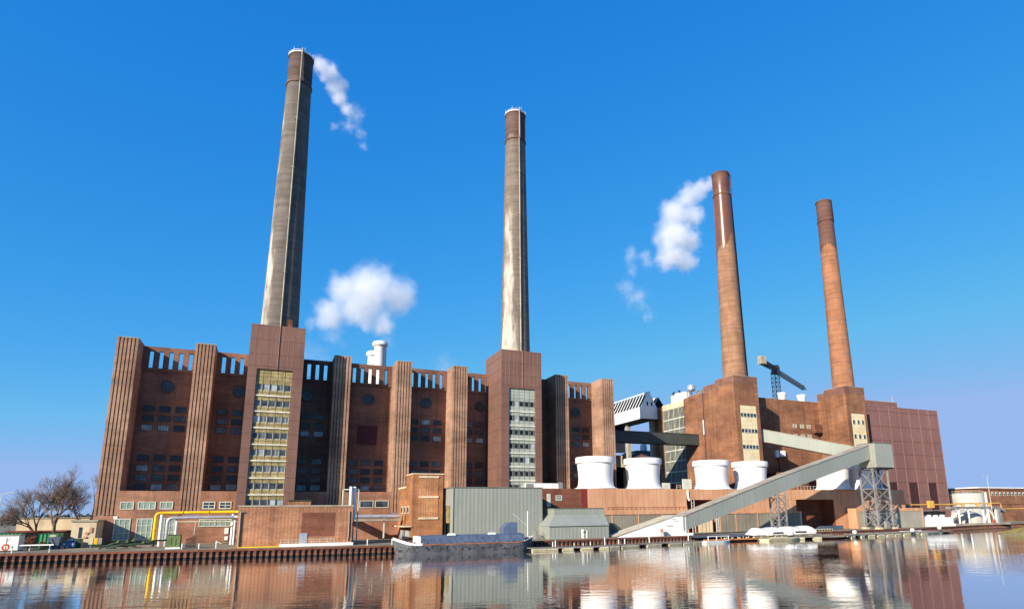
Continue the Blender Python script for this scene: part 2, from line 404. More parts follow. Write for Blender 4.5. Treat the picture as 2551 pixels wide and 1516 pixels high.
sheet_pile('quay_wall', QUAY[4:7], 'rusty sheet pile quay wall behind the first pontoon, below the grey shed and white ramp')
sheet_pile('quay_wall', QUAY[6:14], 'dark rusty sheet pile quay wall behind the moored boats and pontoons, running right')

# ------------------------------------------------------------------ windows (prototypes, reused by copies)
def window_proto(wd, ht, cols, rows, frame, pane, fw=.09, depth=.12, bar=.05):
    b = MB(); x0, x1, z0, z1 = -wd / 2, wd / 2, -ht / 2, ht / 2
    b.box(x0, x0 + fw, -depth, 0, z0, z1); b.box(x1 - fw, x1, -depth, 0, z0, z1)
    b.box(x0 + fw, x1 - fw, -depth, 0, z0, z0 + fw); b.box(x0 + fw, x1 - fw, -depth, 0, z1 - fw, z1)
    for i in range(1, cols):
        x = x0 + wd * i / cols; b.box(x - bar / 2, x + bar / 2, -depth * .8, 0, z0 + fw, z1 - fw)
    for i in range(1, rows):
        z = z0 + ht * i / rows; b.box(x0 + fw, x1 - fw, -depth * .75, -.002, z - bar / 2, z + bar / 2)
    f_ = b.build('window', frame)
    g_ = MB().add([(x0, -.04, z0), (x1, -.04, z0), (x1, -.04, z1), (x0, -.04, z1)], [(0, 1, 2, 3)]).build('pane', pane)
    g_.parent = f_; KIDS[f_] = [g_]
    COL.objects.unlink(f_); COL.objects.unlink(g_)
    return f_
WP = {}
def win(key, parent, x, y, z):
    return inst(WP[key], parent, (x, y, z))
WP['hall'] = window_proto(2.25, 1.42, 4, 1, 'frame_dk', 'glass')
WP['hall_b'] = window_proto(2.25, 1.42, 4, 1, 'frame_dk', 'glass_b')
WP['hall_c'] = window_proto(2.25, 1.42, 4, 2, 'frame_dk', 'glass_m')
WP['hall_d'] = window_proto(2.25, 1.42, 6, 1, 'frame_dk', 'glass_k')
WP['base2'] = window_proto(2.4, 1.6, 2, 1, 'frame_lt', 'glass_f', .16, .14, .12)
WP['base3'] = window_proto(3.2, 1.6, 3, 1, 'frame_lt', 'glass_f', .16, .14, .12)
WP['base_dk'] = window_proto(2.45, 1.6, 2, 2, 'frame_lt', 'glass', .2, .14, .12)
WP['tall'] = window_proto(2.9, 4.4, 3, 3, 'frame_lt', 'glass_f', .18, .14, .12)
WP['store'] = window_proto(3.2, 1.7, 1, 1, 'frame_lt', 'glass', .14, .12)
WP['twin_a'] = window_proto(1.28, 1.44, 1, 1, 'frame_lt', 'glass', .09, .1)
WP['twin_b'] = window_proto(1.28, 1.44, 1, 1, 'frame_lt', 'glass_b', .09, .1)
WP['twin_c'] = window_proto(1.28, 1.44, 2, 1, 'frame_lt', 'glass_m', .09, .1)
WP['twin_d'] = window_proto(1.05, 1.25, 1, 1, 'span_g', 'glass_k', .05, .1)
WP['t3'] = window_proto(1.3, 1.3, 1, 1, 'frame_lt', 'glass', .08, .1)
WP['small'] = window_proto(1.7, 1.35, 3, 3, 'frame_lt', 'glass', .14, .14, .09)
WP['slit'] = window_proto(.8, .9, 1, 1, 'frame_lt', 'glass', .1, .1)

# ------------------------------------------------------------------ west power house
PIER = [-32.15, -17.15, 12.8, 27.85, 42.65, 72.4, 87.25]; PW = 3.98
ZT, ZL = 45.4, 12.5
def west_house():
    t = thing('power_house', 'long brown brick power house with fluted piers, round windows and an open parapet', 'building', (30, YF, G))
    # base plinth wall and recessed wall
    bw = MB(); bw.box(PIER[0], PIER[-1] + PW, YF, YW + 1, G - .2, 7.4)
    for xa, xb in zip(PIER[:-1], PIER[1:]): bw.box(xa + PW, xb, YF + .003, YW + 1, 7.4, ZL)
    bw.build('base_wall', 'brick_base', t)
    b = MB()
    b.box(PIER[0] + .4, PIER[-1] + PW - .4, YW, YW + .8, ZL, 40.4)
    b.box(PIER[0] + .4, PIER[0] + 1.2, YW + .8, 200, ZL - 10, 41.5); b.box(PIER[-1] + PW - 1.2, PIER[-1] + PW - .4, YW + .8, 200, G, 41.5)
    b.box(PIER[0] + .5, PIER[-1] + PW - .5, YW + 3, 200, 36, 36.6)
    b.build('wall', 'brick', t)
    # parapet with tall openings
    y0, y1 = YW - .18, YW + .75
    bays = [(-28.17, -17.15, -22.55, 5), (-13.17, -5.9, -7.75, 5), (5.5, 12.8, 7.4, 5), (16.78, 27.85, 22.3, 5), (31.83, 42.65, 37.2, 5), (46.63, 56.3, 52.15, 5), (67.8, 72.4, 67, 3), (76.38, 87.25, 81.85, 5)]
    for x0, x1, c, n in bays:
        p = MB()
        ops = sorted(c + (i - (n - 1) / 2) * 1.96 for i in range(n))
        ops = [o for o in ops if o - .45 > x0 + .2 and o + .45 < x1 - .2]
        xs = [x0] + [v for o in ops for v in (o - .43, o + .43)] + [x1]
        for i in range(0, len(xs), 2): p.box(xs[i], xs[i + 1], y0, y1, 40.36, 44.35)
        p.box(x0, x1, y0, y1, 44.35, ZT - .06)
        p.box(x0, x1, y0 - .14, y0, 39.75, 40.36)
        p.build('parapet', 'brick', t)
    for x0, x1, c, n in bays:
        rl = MB(); rl.bar((x0, YW + 1.6, 41.2), (x1, YW + 1.6, 41.2), .05); rl.bar((x0, YW + 1.6, 40.7), (x1, YW + 1.6, 40.7), .05)
        rl.bar((x0 + .3, YW + 1.6, 36.6), (x0 + .3, YW + 1.6, 41.25), .05); rl.build('railing', 'steel_dark', t)
    # fluted piers
    for x in PIER:
        n = 6; gw = .23; rw = (PW - (n - 1) * gw) / n; pts = [(x, YW + .4), (x, YF)]
        for i in range(n):
            a = x + i * (rw + gw)
            if i: pts += [(a - gw, YF + .38), (a, YF + .38), (a, YF)]
            pts += [(a + rw, YF)]
        pts += [(x + PW, YW + .4)]
        q = MB(); q.prism_z(pts[::-1][::-1], 7.5, ZT)
        q.box(x - .04, x + PW + .04, YF - .05, YW + .4, ZT, ZT + .16, 1)
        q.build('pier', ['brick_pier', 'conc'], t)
    # windows in the recesses
    rows = [31.0, 28.82, 26.7, 19.95, 17.7, 15.6, 13.6]
    rnd = random.Random(3)
    for bi, (x0, x1, c, n) in enumerate(bays):
        if bi == 6: continue
        for k in (-1, 0, 1):
            x = c + k * 3.15
            if x - 1.2 < x0 or x + 1.2 > x1 + .3: continue
            for ri, z in enumerate(rows):
                if bi == 3 and ri < 3: continue
                if bi == 7 and ri > 4: continue
                key = 'hall_b' if (ri == 2 and rnd.random() < .5) or (ri == 6 and rnd.random() < .4) or rnd.random() < .06 else rnd.choice(('hall', 'hall', 'hall_c', 'hall_d', 'hall_d'))
                win(key, t, x, YW - .003, z)
        if bi != 6:
            q = MB(); q.lathe([(1.42, 0), (1.42, .16), (1.24, .16), (1.24, 0)], 0, 0, 28)
            rot = [(vx, -vz, vy) for vx, vy, vz in q.v]; q.v = [(vx + c, vy + YW - .004, vz + 36.15) for vx, vy, vz in rot]
            for d in (-.42, .42):
                q.box(c + d - .04, c + d + .04, YW - .12, YW - .01, 35.0, 37.3); q.box(c - 1.2, c + 1.2, YW - .11, YW - .012, 36.15 + d - .04, 36.15 + d + .04)
            o = q.build('round_window', 'frame_dk', t)
            g_ = MB(); ring = [(c + 1.25 * math.cos(a * math.pi / 14), YW - .06, 36.15 + 1.25 * math.sin(a * math.pi / 14)) for a in range(28)]
            g_.add(ring, [tuple(range(28))]); pn = g_.build('pane', 'glass', o)
            tag(o)
    q = MB(); q.box(19.9, 24.72, YW - .12, YW - .002, 24.5, 29.4)
    for i in range(1, 12): q.box(19.95, 24.67, YW - .2, YW - .12, 24.5 + i * .4, 24.62 + i * .4)
    q.build('louvre_panel', 'maroon', t)
    # base windows
    for k, x in (('base2', -26.5), ('base3', -22.95), ('base2', -19.4), ('base_dk', -11.4), ('base_dk', -8.2)): win(k, t, x, YF - .002, 9.45)
    for x in (-26.95, -23.0, -18.9): win('tall', t, x, YF - .003, 4.6)
    for x in (22, 25.6): win('store', t, x, YF - .003, 9.6)
    for x in (-11.4, -8.3): win('base3', t, x, YF - .003, 5.7)
    d = MB(); d.box(-28.6, -27.9, YF - .12, YF - .002, 6.75, 7.3); d.box(-7.9, -7.1, YF - .3, YF - .002, 3.3, 4.6); d.box(-7.8, -7.1, YF - .3, YF - .002, 2.0, 2.8)
    d.build('wall_box', 'white', t)
    return t
west_house()

def clad_lines(b, x0, x1, y, z0, z1, nx, zs, mv=1, mh=2, w=.09):
    for i in range(1, nx):
        x = x0 + (x1 - x0) * i / nx; b.box(x - w / 2, x + w / 2, y - .03, y, z0, z1, mv)
    for z in zs: b.box(x0, x1, y - .02, y, z - w / 2, z + w / 2, mh)

def stair_tower(name, label, x0, x1, y1, z1, gx0, gx1, gz1, span, stripes, first_win, rnd, sidewin):
    t = thing(name, label, 'tower', ((x0 + x1) / 2, YT, G))
    b = MB(); zb = G
    b.box(x0, gx0, YT, y1, zb, z1); b.box(gx1, x1, YT, y1, zb, z1); b.box(gx0, gx1, YT, y1, gz1, z1)
    b.box(gx0, gx1, YT + 1.2, y1, zb, gz1)
    zs = [gz1 + (z1 - gz1) * k / 3 for k in (1, 2)]
    clad_lines(b, x0, x1, YT, gz1 + .6, z1 - .2, 10, zs + [gz1 + .6])
    for z in [12 + 3.2 * k for k in range(9)]:
        b.box(x0, gx0, YT - .02, YT, z, z + .07, 2); b.box(gx1, x1, YT - .02, YT, z, z + .07, 2)
    for k in range(12):
        z = z1 - 2 - k * 3.2; b.box(x0 - .02, x0, YT, y1, z, z + .08, 2)
    b.box(x0 - .05, x1 + .05, YT - .06, y1, z1, z1 + .12, 1)
    b.build('cladding', ['clad', 'clad_line', 'clad_dark'], t)
    # glazed strip
    s = MB(); yg = YT + .45
    zt = gz1; bands = []
    wz = [first_win] + [z - 1.75 for z in stripes]
    edges = [gz1]
    for z in wz: bands.append((z - .73, z + .73))
    top = gz1
    for a, c in bands:
        s.box(gx0, gx1, yg, YT + 1.2, c, top, 0); s.box(gx0, gx1, yg + .35, YT + 1.2, a, c, 1); top = a
    s.box(gx0, gx1, yg, YT + 1.2, G, top, 0)
    wd = (gx1 - gx0) / 5
    for i in range(6):
        x = gx0 + i * wd; s.box(max(gx0, x - .05), min(gx1, x + .05), yg - .02, yg, max(G, top - 1), gz1, 1)
    for a, c in bands: s.box(gx0, gx1, yg - .02, yg, c + .5, c + .56, 1); s.box(gx0, gx1, yg - .02, yg, a - .5, a - .44, 1)
    for k in range(1, 4): s.box(gx0, gx1, yg - .02, yg, bands[0][1] + k * .82, bands[0][1] + k * .82 + .06, 1)
    s.build('spandrel_panels', [span, 'joint' if span == 'span_y' else 'grey_clad2'], t)
    for z in stripes: MB().box(gx0, gx1, yg - .22, yg - .021, z - .14, z + .14).build('sill_band', 'sill', t)
    for z in wz:
        for i in range(5):
            win(rnd.choice(('twin_a', 'twin_a', 'twin_b', 'twin_c', 'twin_c')) if span == 'span_y' else ('twin_d' if rnd.random() < .85 else 'twin_b'), t, gx0 + (i + .5) * wd, yg + .2, z)
    c = MB(); c.tube([((x0 + x1) / 2 + .3, YT - .1, gz1 + .1), ((x0 + x1) / 2 + .3, YT - .1, z1 + .3)], .09, 6); c.build('cable_duct', 'clad_line', t)
    for (y, z) in sidewin:
        q = MB(); q.box(x0 - .08, x0 + .02, y - .26, y + .26, z - .42, z + .42, 0); q.box(x0 - .1, x0 - .08, y - .19, y + .19, z - .34, z + .34, 1)
        q.build('side_window', ['clad_line', 'glass'], t)
    return t
YT = 150.0
stair_tower('stair_tower', 'brown clad stair tower with yellowish stained glazing strip, under the tallest left chimney', -5.96, 5.53, 163, 49.6, -4.13, 3.37, 39.45, 'span_y', [33.44, 29.84, 26.18, 22.48, 18.92, 15.17, 11.57], 35.37, random.Random(5), [])
stair_tower('stair_tower', 'brown clad stair tower with grey green glazing strip, under the second chimney from the left', 53.99, 65.43, 163, 49.55, 56.15, 63.56, 39.45, 'span_g', [33.25, 29.5, 25.94, 22.38, 18.83, 15.32], 35.32, random.Random(8), [(152.0 + 2.9 * (k % 2 == 0), 34.5 - 1.93 * k) for k in range(11)])

# ------------------------------------------------------------------ chimneys
def chimney(cx, cy, z0, z1, r0, r1, mat, label, zring, duct=None, rails=False, box=None):
    t = thing('chimney', label, 'chimney', (cx, cy, z0), 'power station chimneys')
    b = MB(); n = 24
    prof = [(r0 + (r1 - r0) * (i / n) ** .92, z0 + (zring - z0) * i / n) for i in range(n + 1)]
    prof += [(r1 * 1.0, zring + .4), (r1 * 1.0, z1), (r1 - .45, z1), (r1 - .45, z1 - 4)]
    b.lathe(prof, cx, cy, 48); b.build('shaft', mat, t)
    c = MB(); c.lathe([(r1 + .02, zring - .15), (r1 + .22, zring - .15), (r1 + .22, zring + .2), (r1 + .02, zring + .2)], cx, cy, 40)
    c.lathe([(r1 + .02, z1 - .35), (r1 + .14, z1 - .35), (r1 + .14, z1 + .1), (r1 - .5, z1 + .1)], cx, cy, 40)
    for k in (1, 2, 4): c.lathe([(r1 + .0, zring + k * 1.9), (r1 + .05, zring + k * 1.9), (r1 + .05, zring + k * 1.9 + .12), (r1, zring + k * 1.9 + .12)], cx, cy, 40)
    c.build('ring_bands', 'brick_dark', t)
    if rails: MB().lathe([(r1 + .15, z1 - .1), (r1 + .2, z1 - .1), (r1 + .2, z1 + .16), (r1 - .5, z1 + .16)], cx, cy, 40).build('rim', 'white', t)
    if duct is not None:
        a = R(duct); q = MB()
        P = [(cx + math.sin(a) * (r + .14), cy - math.cos(a) * (r + .14), z) for r, z in prof[:n + 1]] + [(cx + math.sin(a) * (r1 + .4), cy - math.cos(a) * (r1 + .4), zring + .2), (cx + math.sin(a) * (r1 + .25), cy - math.cos(a) * (r1 + .25), z1 + .9)]
        P = [(x + math.sin(a) * .16, y - math.cos(a) * .16, z) for x, y, z in P]; q.tube(P, .2, 6)
        for k in range(1, 5):
            i = int(k * n / 4.6); r, z = prof[i]; q.box(cx + math.sin(a) * (r + .2) - .5, cx + math.sin(a) * (r + .2) + .25, cy - math.cos(a) * (r + .2) - .2, cy - math.cos(a) * (r + .2) + .1, z, z + .3)
        q.build('ladder_duct', 'conc' if rails else 'brick_red', t)
    if rails:
        q = MB()
        for k in range(14):
            a = 2 * math.pi * k / 14; x, y = cx + math.cos(a) * (r1 + .1), cy + math.sin(a) * (r1 + .1)
            q.bar((x, y, z1), (x, y, z1 + (1.4 if k % 2 else .7)), .07)
        q.lathe([(r1 + .06, z1 + .55), (r1 + .12, z1 + .55), (r1 + .12, z1 + .62), (r1 + .06, z1 + .62)], cx, cy, 28)
        q.build('lightning_rods', 'white', t)
    if box: 
        q = MB(); q.box(box[0], box[1], cy - r0 - .5, cy - r0 + 1.5, z0, box[2]); q.box((box[0] + box[1]) / 2 - .08, (box[0] + box[1]) / 2 + .08, cy - r0 - .56, cy - r0 - .5, z0, box[2] + .25)
        q.build('cabinet', 'brick_red', t)
    return t
cm1 = chimney_mat('soot_grey_concrete', (114, 105, 96), (94, 86, 79), (88, 72, 66), stain=(258, 54, 106, .93, .15), soot_z=115.6)
cm2 = chimney_mat('grey_brown_concrete', (128, 114, 102), (108, 96, 86), (98, 76, 68), stain=(236, 52, 92, .97, .26), soot_z=114.8)
cm3 = chimney_mat('ochre_brick_wet_top', (156, 118, 90), (134, 98, 74), (106, 74, 62), wet=(200, 92, 116))
cm4 = chimney_mat('orange_ochre_brick', (164, 114, 82), (140, 94, 68), (102, 72, 62), soot_z=106)
chimney(-.1, 155.29, 49.6, 123.92, 4.18, 2.98, cm1, 'tallest grey chimney far left, with white streak and rods on its rim', 115.46, 2, True, (1.6, 2.5, 51.6))
chimney(59.90, 155.29, 49.55, 123.63, 4.09, 2.96, cm2, 'grey chimney above the grey green glazed tower, with pale patches low down', 114.69, 0, True)
chimney(141.4, 161.0, 50.55, 126.0, 3.95, 2.98, cm3, 'ochre brick chimney with wet dark upper shaft, beside the crane', 117.4, 62)
chimney(192.0, 161.0, 50.6, 125.6, 3.8, 2.83, cm4, 'orange brick chimney at the far right, with sooty top third', 117.2, 70)

# ------------------------------------------------------------------ east power house and its two towers
def brick_tower(label, x0, x1, z1, steps, gx0, gx1, gz1, rows, ncol, t3=True):
    t = thing('brick_tower', label, 'tower', ((x0 + x1) / 2, YF, G), 'stepped brick chimney towers')
    b = MB(); y = 165.0
    b.box(x0, gx0, YF, y, G, z1 - 2.5); b.box(gx1, x1, YF, y, G, z1 - 2.5); b.box(gx0, gx1, YF, y, gz1, z1 - 2.5); b.box(gx0, gx1, YF + .6, y, G, gz1)
    b.box(x0 - .03, x1 + .03, YF - .03, y, z1 - 2.5, z1, 1)
    b.box(x0 - .06, x1 + .06, YF - .06, y, z1, z1 + .12, 2)
    for (ya, yb, zz) in steps: b.box(x0 + .02, x1 - .02, ya, yb, G, zz - 2.4); b.box(x0, x1, ya + .003, yb, zz - 2.4, zz, 1)
    b.build('wall', ['brick_orange', 'brick', 'conc'], t)
    s = MB(); s.box(gx0, gx1, YF + .12, YF + .6, G, gz1)
    n = 7
    for i in range(1, n): s.box(gx0 + (gx1 - gx0) * i / n - .025, gx0 + (gx1 - gx0) * i / n + .025, YF + .1, YF + .12, G, gz1, 1)
    for z in [gz1 - 1.3 * k for k in range(1, 18)]:
        if z > G: s.box(gx0, gx1, YF + .1, YF + .12, z - .03, z + .03, 1)
    s.build('cream_panels', ['cream', 'cream_render'], t)
    wd = (gx1 - gx0) / ncol
    for z in rows:
        for i in range(ncol): win('t3' if ncol > 3 else 'small_c', t, gx0 + (i + .5) * wd, YF + .1, z)
    return t
WP['small_c'] = window_proto(1.25, 1.5, 1, 1, 'frame_lt', 'glass', .06, .1)
brick_tower('stepped brick tower with cream strip of five window columns, under the wet topped chimney', 136.2, 146.2, 50.55, [(165.0, 171.6, 49.6)], 138.1, 144.85, 40.85, [37.65, 32.5, 27.3, 22.2], 5)
brick_tower('stepped brick tower with cream strip of three window columns, under the far right chimney', 186.3, 196.2, 50.6, [(165.0, 168.4, 49.6)], 188.25, 195.1, 40.95, [37.8, 32.65, 27.5], 3)

def east_house():
    t = thing('power_house', 'orange brown brick power house behind the conveyor, between the two stepped brick towers', 'building', (165, 168, G))
    b = MB()
    b.box(137.5, 196, 168.4, 205, G, 46.6)
    b.box(136.25, 137.5, 171.6, 183.2, G, 47.3); b.box(136.25, 137.5, 196.5, 200, G, 46.6); b.box(136.25, 137.5, 183.2, 196.5, G, 12)
    b.box(136.2, 137.5, 171.62, 180.3, 46.2, 47.5)
    b.build('wall', 'brick_orange', t)
    c = MB(); c.box(136.22, 137.4, 183.2, 196.5, 44.8, 46.9); c.box(136.18, 136.22, 192.0, 192.1, 44.8, 46.9, 1); c.build('concrete_lintel', ['cream_render', 'joint'], t)
    g_ = MB(); y0, y1 = 183.2, 196.5
    g_.box(136.5, 137.4, y0, y1, 12, 44.8, 1)
    n = 16
    for i in range(n + 1): y = y0 + (y1 - y0) * i / n; w_ = .1 if i % 4 == 0 else .035; g_.box(136.36, 136.5, y - w_, y + w_, 12, 44.8)
    for k in range(9): z = 44.8 - k * 3.9; g_.box(136.33, 136.36, y0, y1, max(12, z - .18), z + .18)
    g_.build('glazed_wall', ['frame_lt', 'glass_o'], t)
    d = MB(); d.tube([(136.1, 172.0, 47.6), (136.1, 172.0, 20)], .14, 6); d.tube([(136.0, 172.3, 38), (136.0, 172.3, 33)], .2, 6, 1); d.build('downpipe', ['steel_dark', 'white'], t)
    for x in (173.8, 177.3, 180.7):
        for z in (37.2, 33.6): win('small', t, x, 168.39, z)
    # balcony, plant boxes on the recessed wall
    e = MB(); e.box(182.4, 185.6, 167.0, 168.39, 34.9, 38.0); e.box(182.6, 185.4, 166.8, 167, 34.9, 35.1, 1); e.box(182.4, 185.6, 167.2, 168.39, 22, 24); e.build('balcony', ['brick_red', 'steel_dark'], t)
    v = MB(); v.box(164.6, 167.1, 167.2, 168.39, 25.9, 27.9); v.box(163, 164.3, 167.4, 168.39, 25.5, 28); v.tube([(164.5, 167.9, 25.9), (164.7, 167.9, 20)], .2, 6, 1); v.build('vent_box', ['white_dirty', 'steel_dark'], t)
    r_ = MB(); r_.box(136.3, 196.05, 168.3, 168.7, 46.6, 46.75); r_.build('coping', 'conc', t)
    pl = MB(); pl.tube([(152, 168.25, 46), (152, 168.25, 20)], .1, 6); pl.tube([(149, 168.25, 46), (149, 168.25, 38)], .08, 6); pl.build('rain_pipe', 'brick_red', t)
    return t
east_house()

def right_block():
    t = thing('boiler_house', 'large windowless boiler house in red brown panels with seams, at the far right', 'building', (216, YF, G))
    b = MB(); b.box(196.25, 236, YF + .6, 202, G, 44.3); b.box(196.2, 236.1, YF + .5, 202, 44.3, 44.5, 1)
    for x in (203.5, 208.8, 214.2, 219.7, 225.3, 230.7): b.box(x - .1, x + .1, YF + .53, YF + .6, G, 44.3, 1)
    for z in (42.6, 37, 31.8, 26.9, 21.8, 16.85, 12): b.box(196.25, 236, YF + .57, YF + .6, z - .07, z + .07, 2)
    b.box(235.95, 236.12, YF + .55, YF + 1, G, 44.3, 1)
    b.build('cladding', ['clad_red', 'red_line', 'clad_dark'], t)
    b = MB(); b.box(198, 222.5, 163, 185, 44.5, 47.8); b.box(197.9, 222.6, 162.9, 185, 47.8, 48, 1); b.box(224, 228.5, 165, 170, 44.5, 46.2, 2); b.tube([(221.5, 164, 48), (221.5, 164, 50.5)], .12, 5, 1); b.tube([(219.5, 164, 48), (219.5, 164, 49.3)], .1, 5, 1)
    b.build('penthouse', ['clad_red', 'conc', 'steel_dark'], t)
    MB().box(196.5, 198.2, YF + .5, YF + .6, 22, 41).build('dark_panel', 'black', t)  # plain black strip for the dark slot beside the brick tower
    for x0, x1 in ((204.2, 208.3), (214.9, 219.2), (225.5, 229.6)):
        q = MB(); q.box(x0, x1, YF + .5, YF + .6, G, 16.75)
        for k in range(1, 5): q.box(x0 + (x1 - x0) * k / 5 - .04, x0 + (x1 - x0) * k / 5 + .04, YF + .46, YF + .5, G, 16.7)
        q.build('large_door', 'dark_panel', t)
right_block()

# ------------------------------------------------------------------ white canopy hall in the gap, bridge, gap buildings
def canopy():
    t = thing('canopy', 'white canopy with slatted gable skylight on tall columns, between the two brick halls', 'canopy', (132, 200, G))
    b = MB(); b.box(128.8, 136.2, 200, 232, 42.2, 46.75); b.box(129, 136, 200.2, 231.8, 42.0, 42.2, 1); b.build('fascia', ['white', 'steel_dark'], t)
    for (x, z, nm) in ((133.0, 52.6, 1), ):
        q = MB(); q.prism_y([(129.6, 46.8), (136.2, 46.8), (x + .25, z), (x - .25, z)], 200.3, 201.0)
        q.box(131.6, 132.2, 200.2, 200.3, 47.4, 48.9, 1); q.box(133.6, 134.2, 200.2, 200.3, 47.4, 48.9, 1)
        q.build('gable_end', ['white', 'black'], t)
        s = MB(); s.prism_y([(129.9, 46.8), (135.9, 46.8), (x + .1, z - .5), (x - .1, z - .5)], 201.0, 231, 1)
        for k in range(13):
            y = 201.5 + k * 2.35
            s.bar((129.75, y, 46.85), (x - .25, y, z - .35), .5, .06)
        s.box(x - .45, x + .45, 200.2, 231.5, z - .1, z + .35)
        s.build('skylight', ['white', 'black'], t)
    for (x, y) in ((131.5, 214.5), (132.2, 229), (135.3, 203)):
        MB().box(x - .75, x + .75, y - .75, y + .75, G, 42.0).build('column', 'conc', t)
    q = MB(); q.box(130.0, 136.3, 225, 226, 31.5, 42.0); q.build('rear_wall', 'steel_dark', t)
    q = MB(); q.lathe([(3.2, 46.7), (3.2, 48), (2.6, 49.6), (1.4, 50.6), (.1, 50.9)], 131.2, 240, 20); q.build('domed_vent', 'white', t)
canopy()
def skylight2():
    t = thing('skylight', 'second slatted white skylight gable behind the white parapet boxes on the brick roof', 'skylight', (141, 203, 46.6))
    g_ = MB(); g_.prism_y([(137.6, 46.65), (145, 46.65), (141.3, 51.8), (140.9, 51.8)], 206, 232); g_.build('glazing', 'black', t)
    q = MB()
    for k in range(11): q.bar((137.5, 206.4 + k * 2.35, 46.8), (140.9, 206.4 + k * 2.35, 51.8), .5, .06)
    q.box(140.7, 141.5, 206, 232, 51.7, 52.2); q.build('slats', 'white', t)
skylight2()
def roof_plant():
    t = thing('roof_plant', 'row of white roof cabins along the edge above the glazed west wall', 'roof plant', (138, 189, 46.6))
    b = MB(); b.box(137.6, 141, 184.0, 187.2, 46.65, 50.3); b.box(137.6, 141, 187.5, 190.3, 46.65, 50.5); b.box(137.6, 141, 190.6, 192.6, 46.65, 50.0)
    b.build('cabin', 'white', t)
    q = MB(); q.tube([(138.5, 192.0, 50), (138.5, 192.0, 51.5)], .5, 8); q.tube([(138.5, 188.5, 50.5), (138.5, 188.5, 51.6)], .4, 8); q.build('flue', 'steel_dark', t)
    t = thing('water_tank', 'small shiny round tank on thin stilts, on the roof above the glazed wall', 'tank', (139, 184, 46.6))
    b = MB(); b.lathe([(.1, 50.2), (1.2, 50.2), (1.5, 50.6), (1.5, 52.0), (1.1, 52.4), (.1, 52.5)], 139, 181.9, 20); b.build('drum', 'silver', t)
    for dx, dy in ((-1, -1), (1, -1), (-1, 1), (1, 1)): MB().bar((139 + dx, 181.9 + dy, 47.3), (139 + dx, 181.9 + dy, 50.3), .16).build('leg', 'steel', t)
    t = thing('roof_unit', 'low grey air handling unit on the roof beside the stepped tower', 'roof unit', (139, 177, 47.4))
    b = MB(); b.box(137.6, 140, 173.5, 178, 47.5, 48.6); b.box(137.5, 140.1, 174.6, 175.4, 48.6, 49.2); b.box(137.5, 140.1, 176.4, 177.1, 48.6, 49.3); b.build('casing', 'steel', t)
roof_plant()
b = MB(); b.box(91.3, 136.2, 175.7, 179.5, 29.7, 33.3); b.box(91.3, 136.2, 175.6, 179.6, 33.3, 33.5, 1); b.box(136.18, 136.24, 175.5, 179.7, 29.6, 33.5, 1)
tag(b.build('conveyor_bridge', ['charcoal', 'steel_dark'], loc=(113, 177, 30)), 'charcoal box bridge spanning the gap from fluted pier to brick wall', 'bridge')
def gap_buildings():
    t = thing('brick_building', 'low hip roofed brick building far back in the gap, seen above a cooling tower', 'building', (152, 236, G))
    MB().box(143, 170, 230, 250, G, 30.6).build('wall', 'brick_dark', t)
    MB().hexa([(142.8, 229.8, 30.6), (170, 229.8, 30.6), (170, 250, 30.6), (142.8, 250, 30.6)], [(149, 236, 34), (165, 236, 34), (165, 244, 34), (149, 244, 34)]).build('roof', 'brick_dark', t)
    t = thing('cream_building', 'flat cream building far back in the gap, beside the first cooling tower', 'building', (137, 232, G))
    MB().box(124, 141, 231, 245, 26, 31).build('upper_wall', 'cream_render', t); MB().box(125, 140.5, 232, 245, G, 26).build('lower_wall', 'black', t)
    q = MB(); q.lathe([(1.6, 33.9), (1.6, 36.5), (1.2, 37.2), (.1, 37.3)], 155, 240, 14); q.build('roof_fan', 'white', t)
gap_buildings()

# ------------------------------------------------------------------ roof items and crane
def roof_vent(x, y, z, r, h, label):
    t = thing('roof_vent', label, 'roof vent', (x, y, z), 'white roof vents by the crane')
    MB().lathe([(r * .8, z), (r * .75, z + h * .5), (r * .95, z + h * .8), (r, z + h * .8), (r, z + h), (r * .8, z + h)], x, y, 20).build('shell', 'white', t)
roof_vent(178.2, 178, 46.5, 1.95, 4.9, 'larger white flared roof vent right beside the crane mast')
roof_vent(188.6, 178, 46.5, 1.8, 4.8, 'smaller white flared roof vent further right of the crane mast')
def white_stack(x, y, z0, z1, r, label):
    t = thing('exhaust_stack', label, 'exhaust stack', (x, y, z0), 'white exhaust stacks')
    b = MB(); b.lathe([(r, z0), (r, z1 - 1.9), (r * 1.08, z1 - 1.7)], x, y, 28); b.build('shaft', 'white', t)
    c = MB(); c.lathe([(r * 1.05, z1 - 1.95), (r * 1.36, z1 - 1.5), (r * 1.38, z1 - .9), (r * 1.2, z1 - .4), (r * .7, z1 - .05), (.05, z1)], x, y, 28); c.build('cap', 'white', t)
    l = MB(); l.bar((x + r + .15, y - .3, z0), (x + r + .15, y - .3, z1 - 2), .08); l.bar((x + r + .15, y + .3, z0), (x + r + .15, y + .3, z1 - 2), .08); l.build('ladder', 'steel_dark', t)
white_stack(28.6, 190, 36.6, 59.6, 1.72, 'taller white exhaust stack with domed cap behind the brick parapet')
white_stack(27.2, 194.5, 36.6, 57.4, 1.5, 'shorter white exhaust stack tucked behind the taller one')
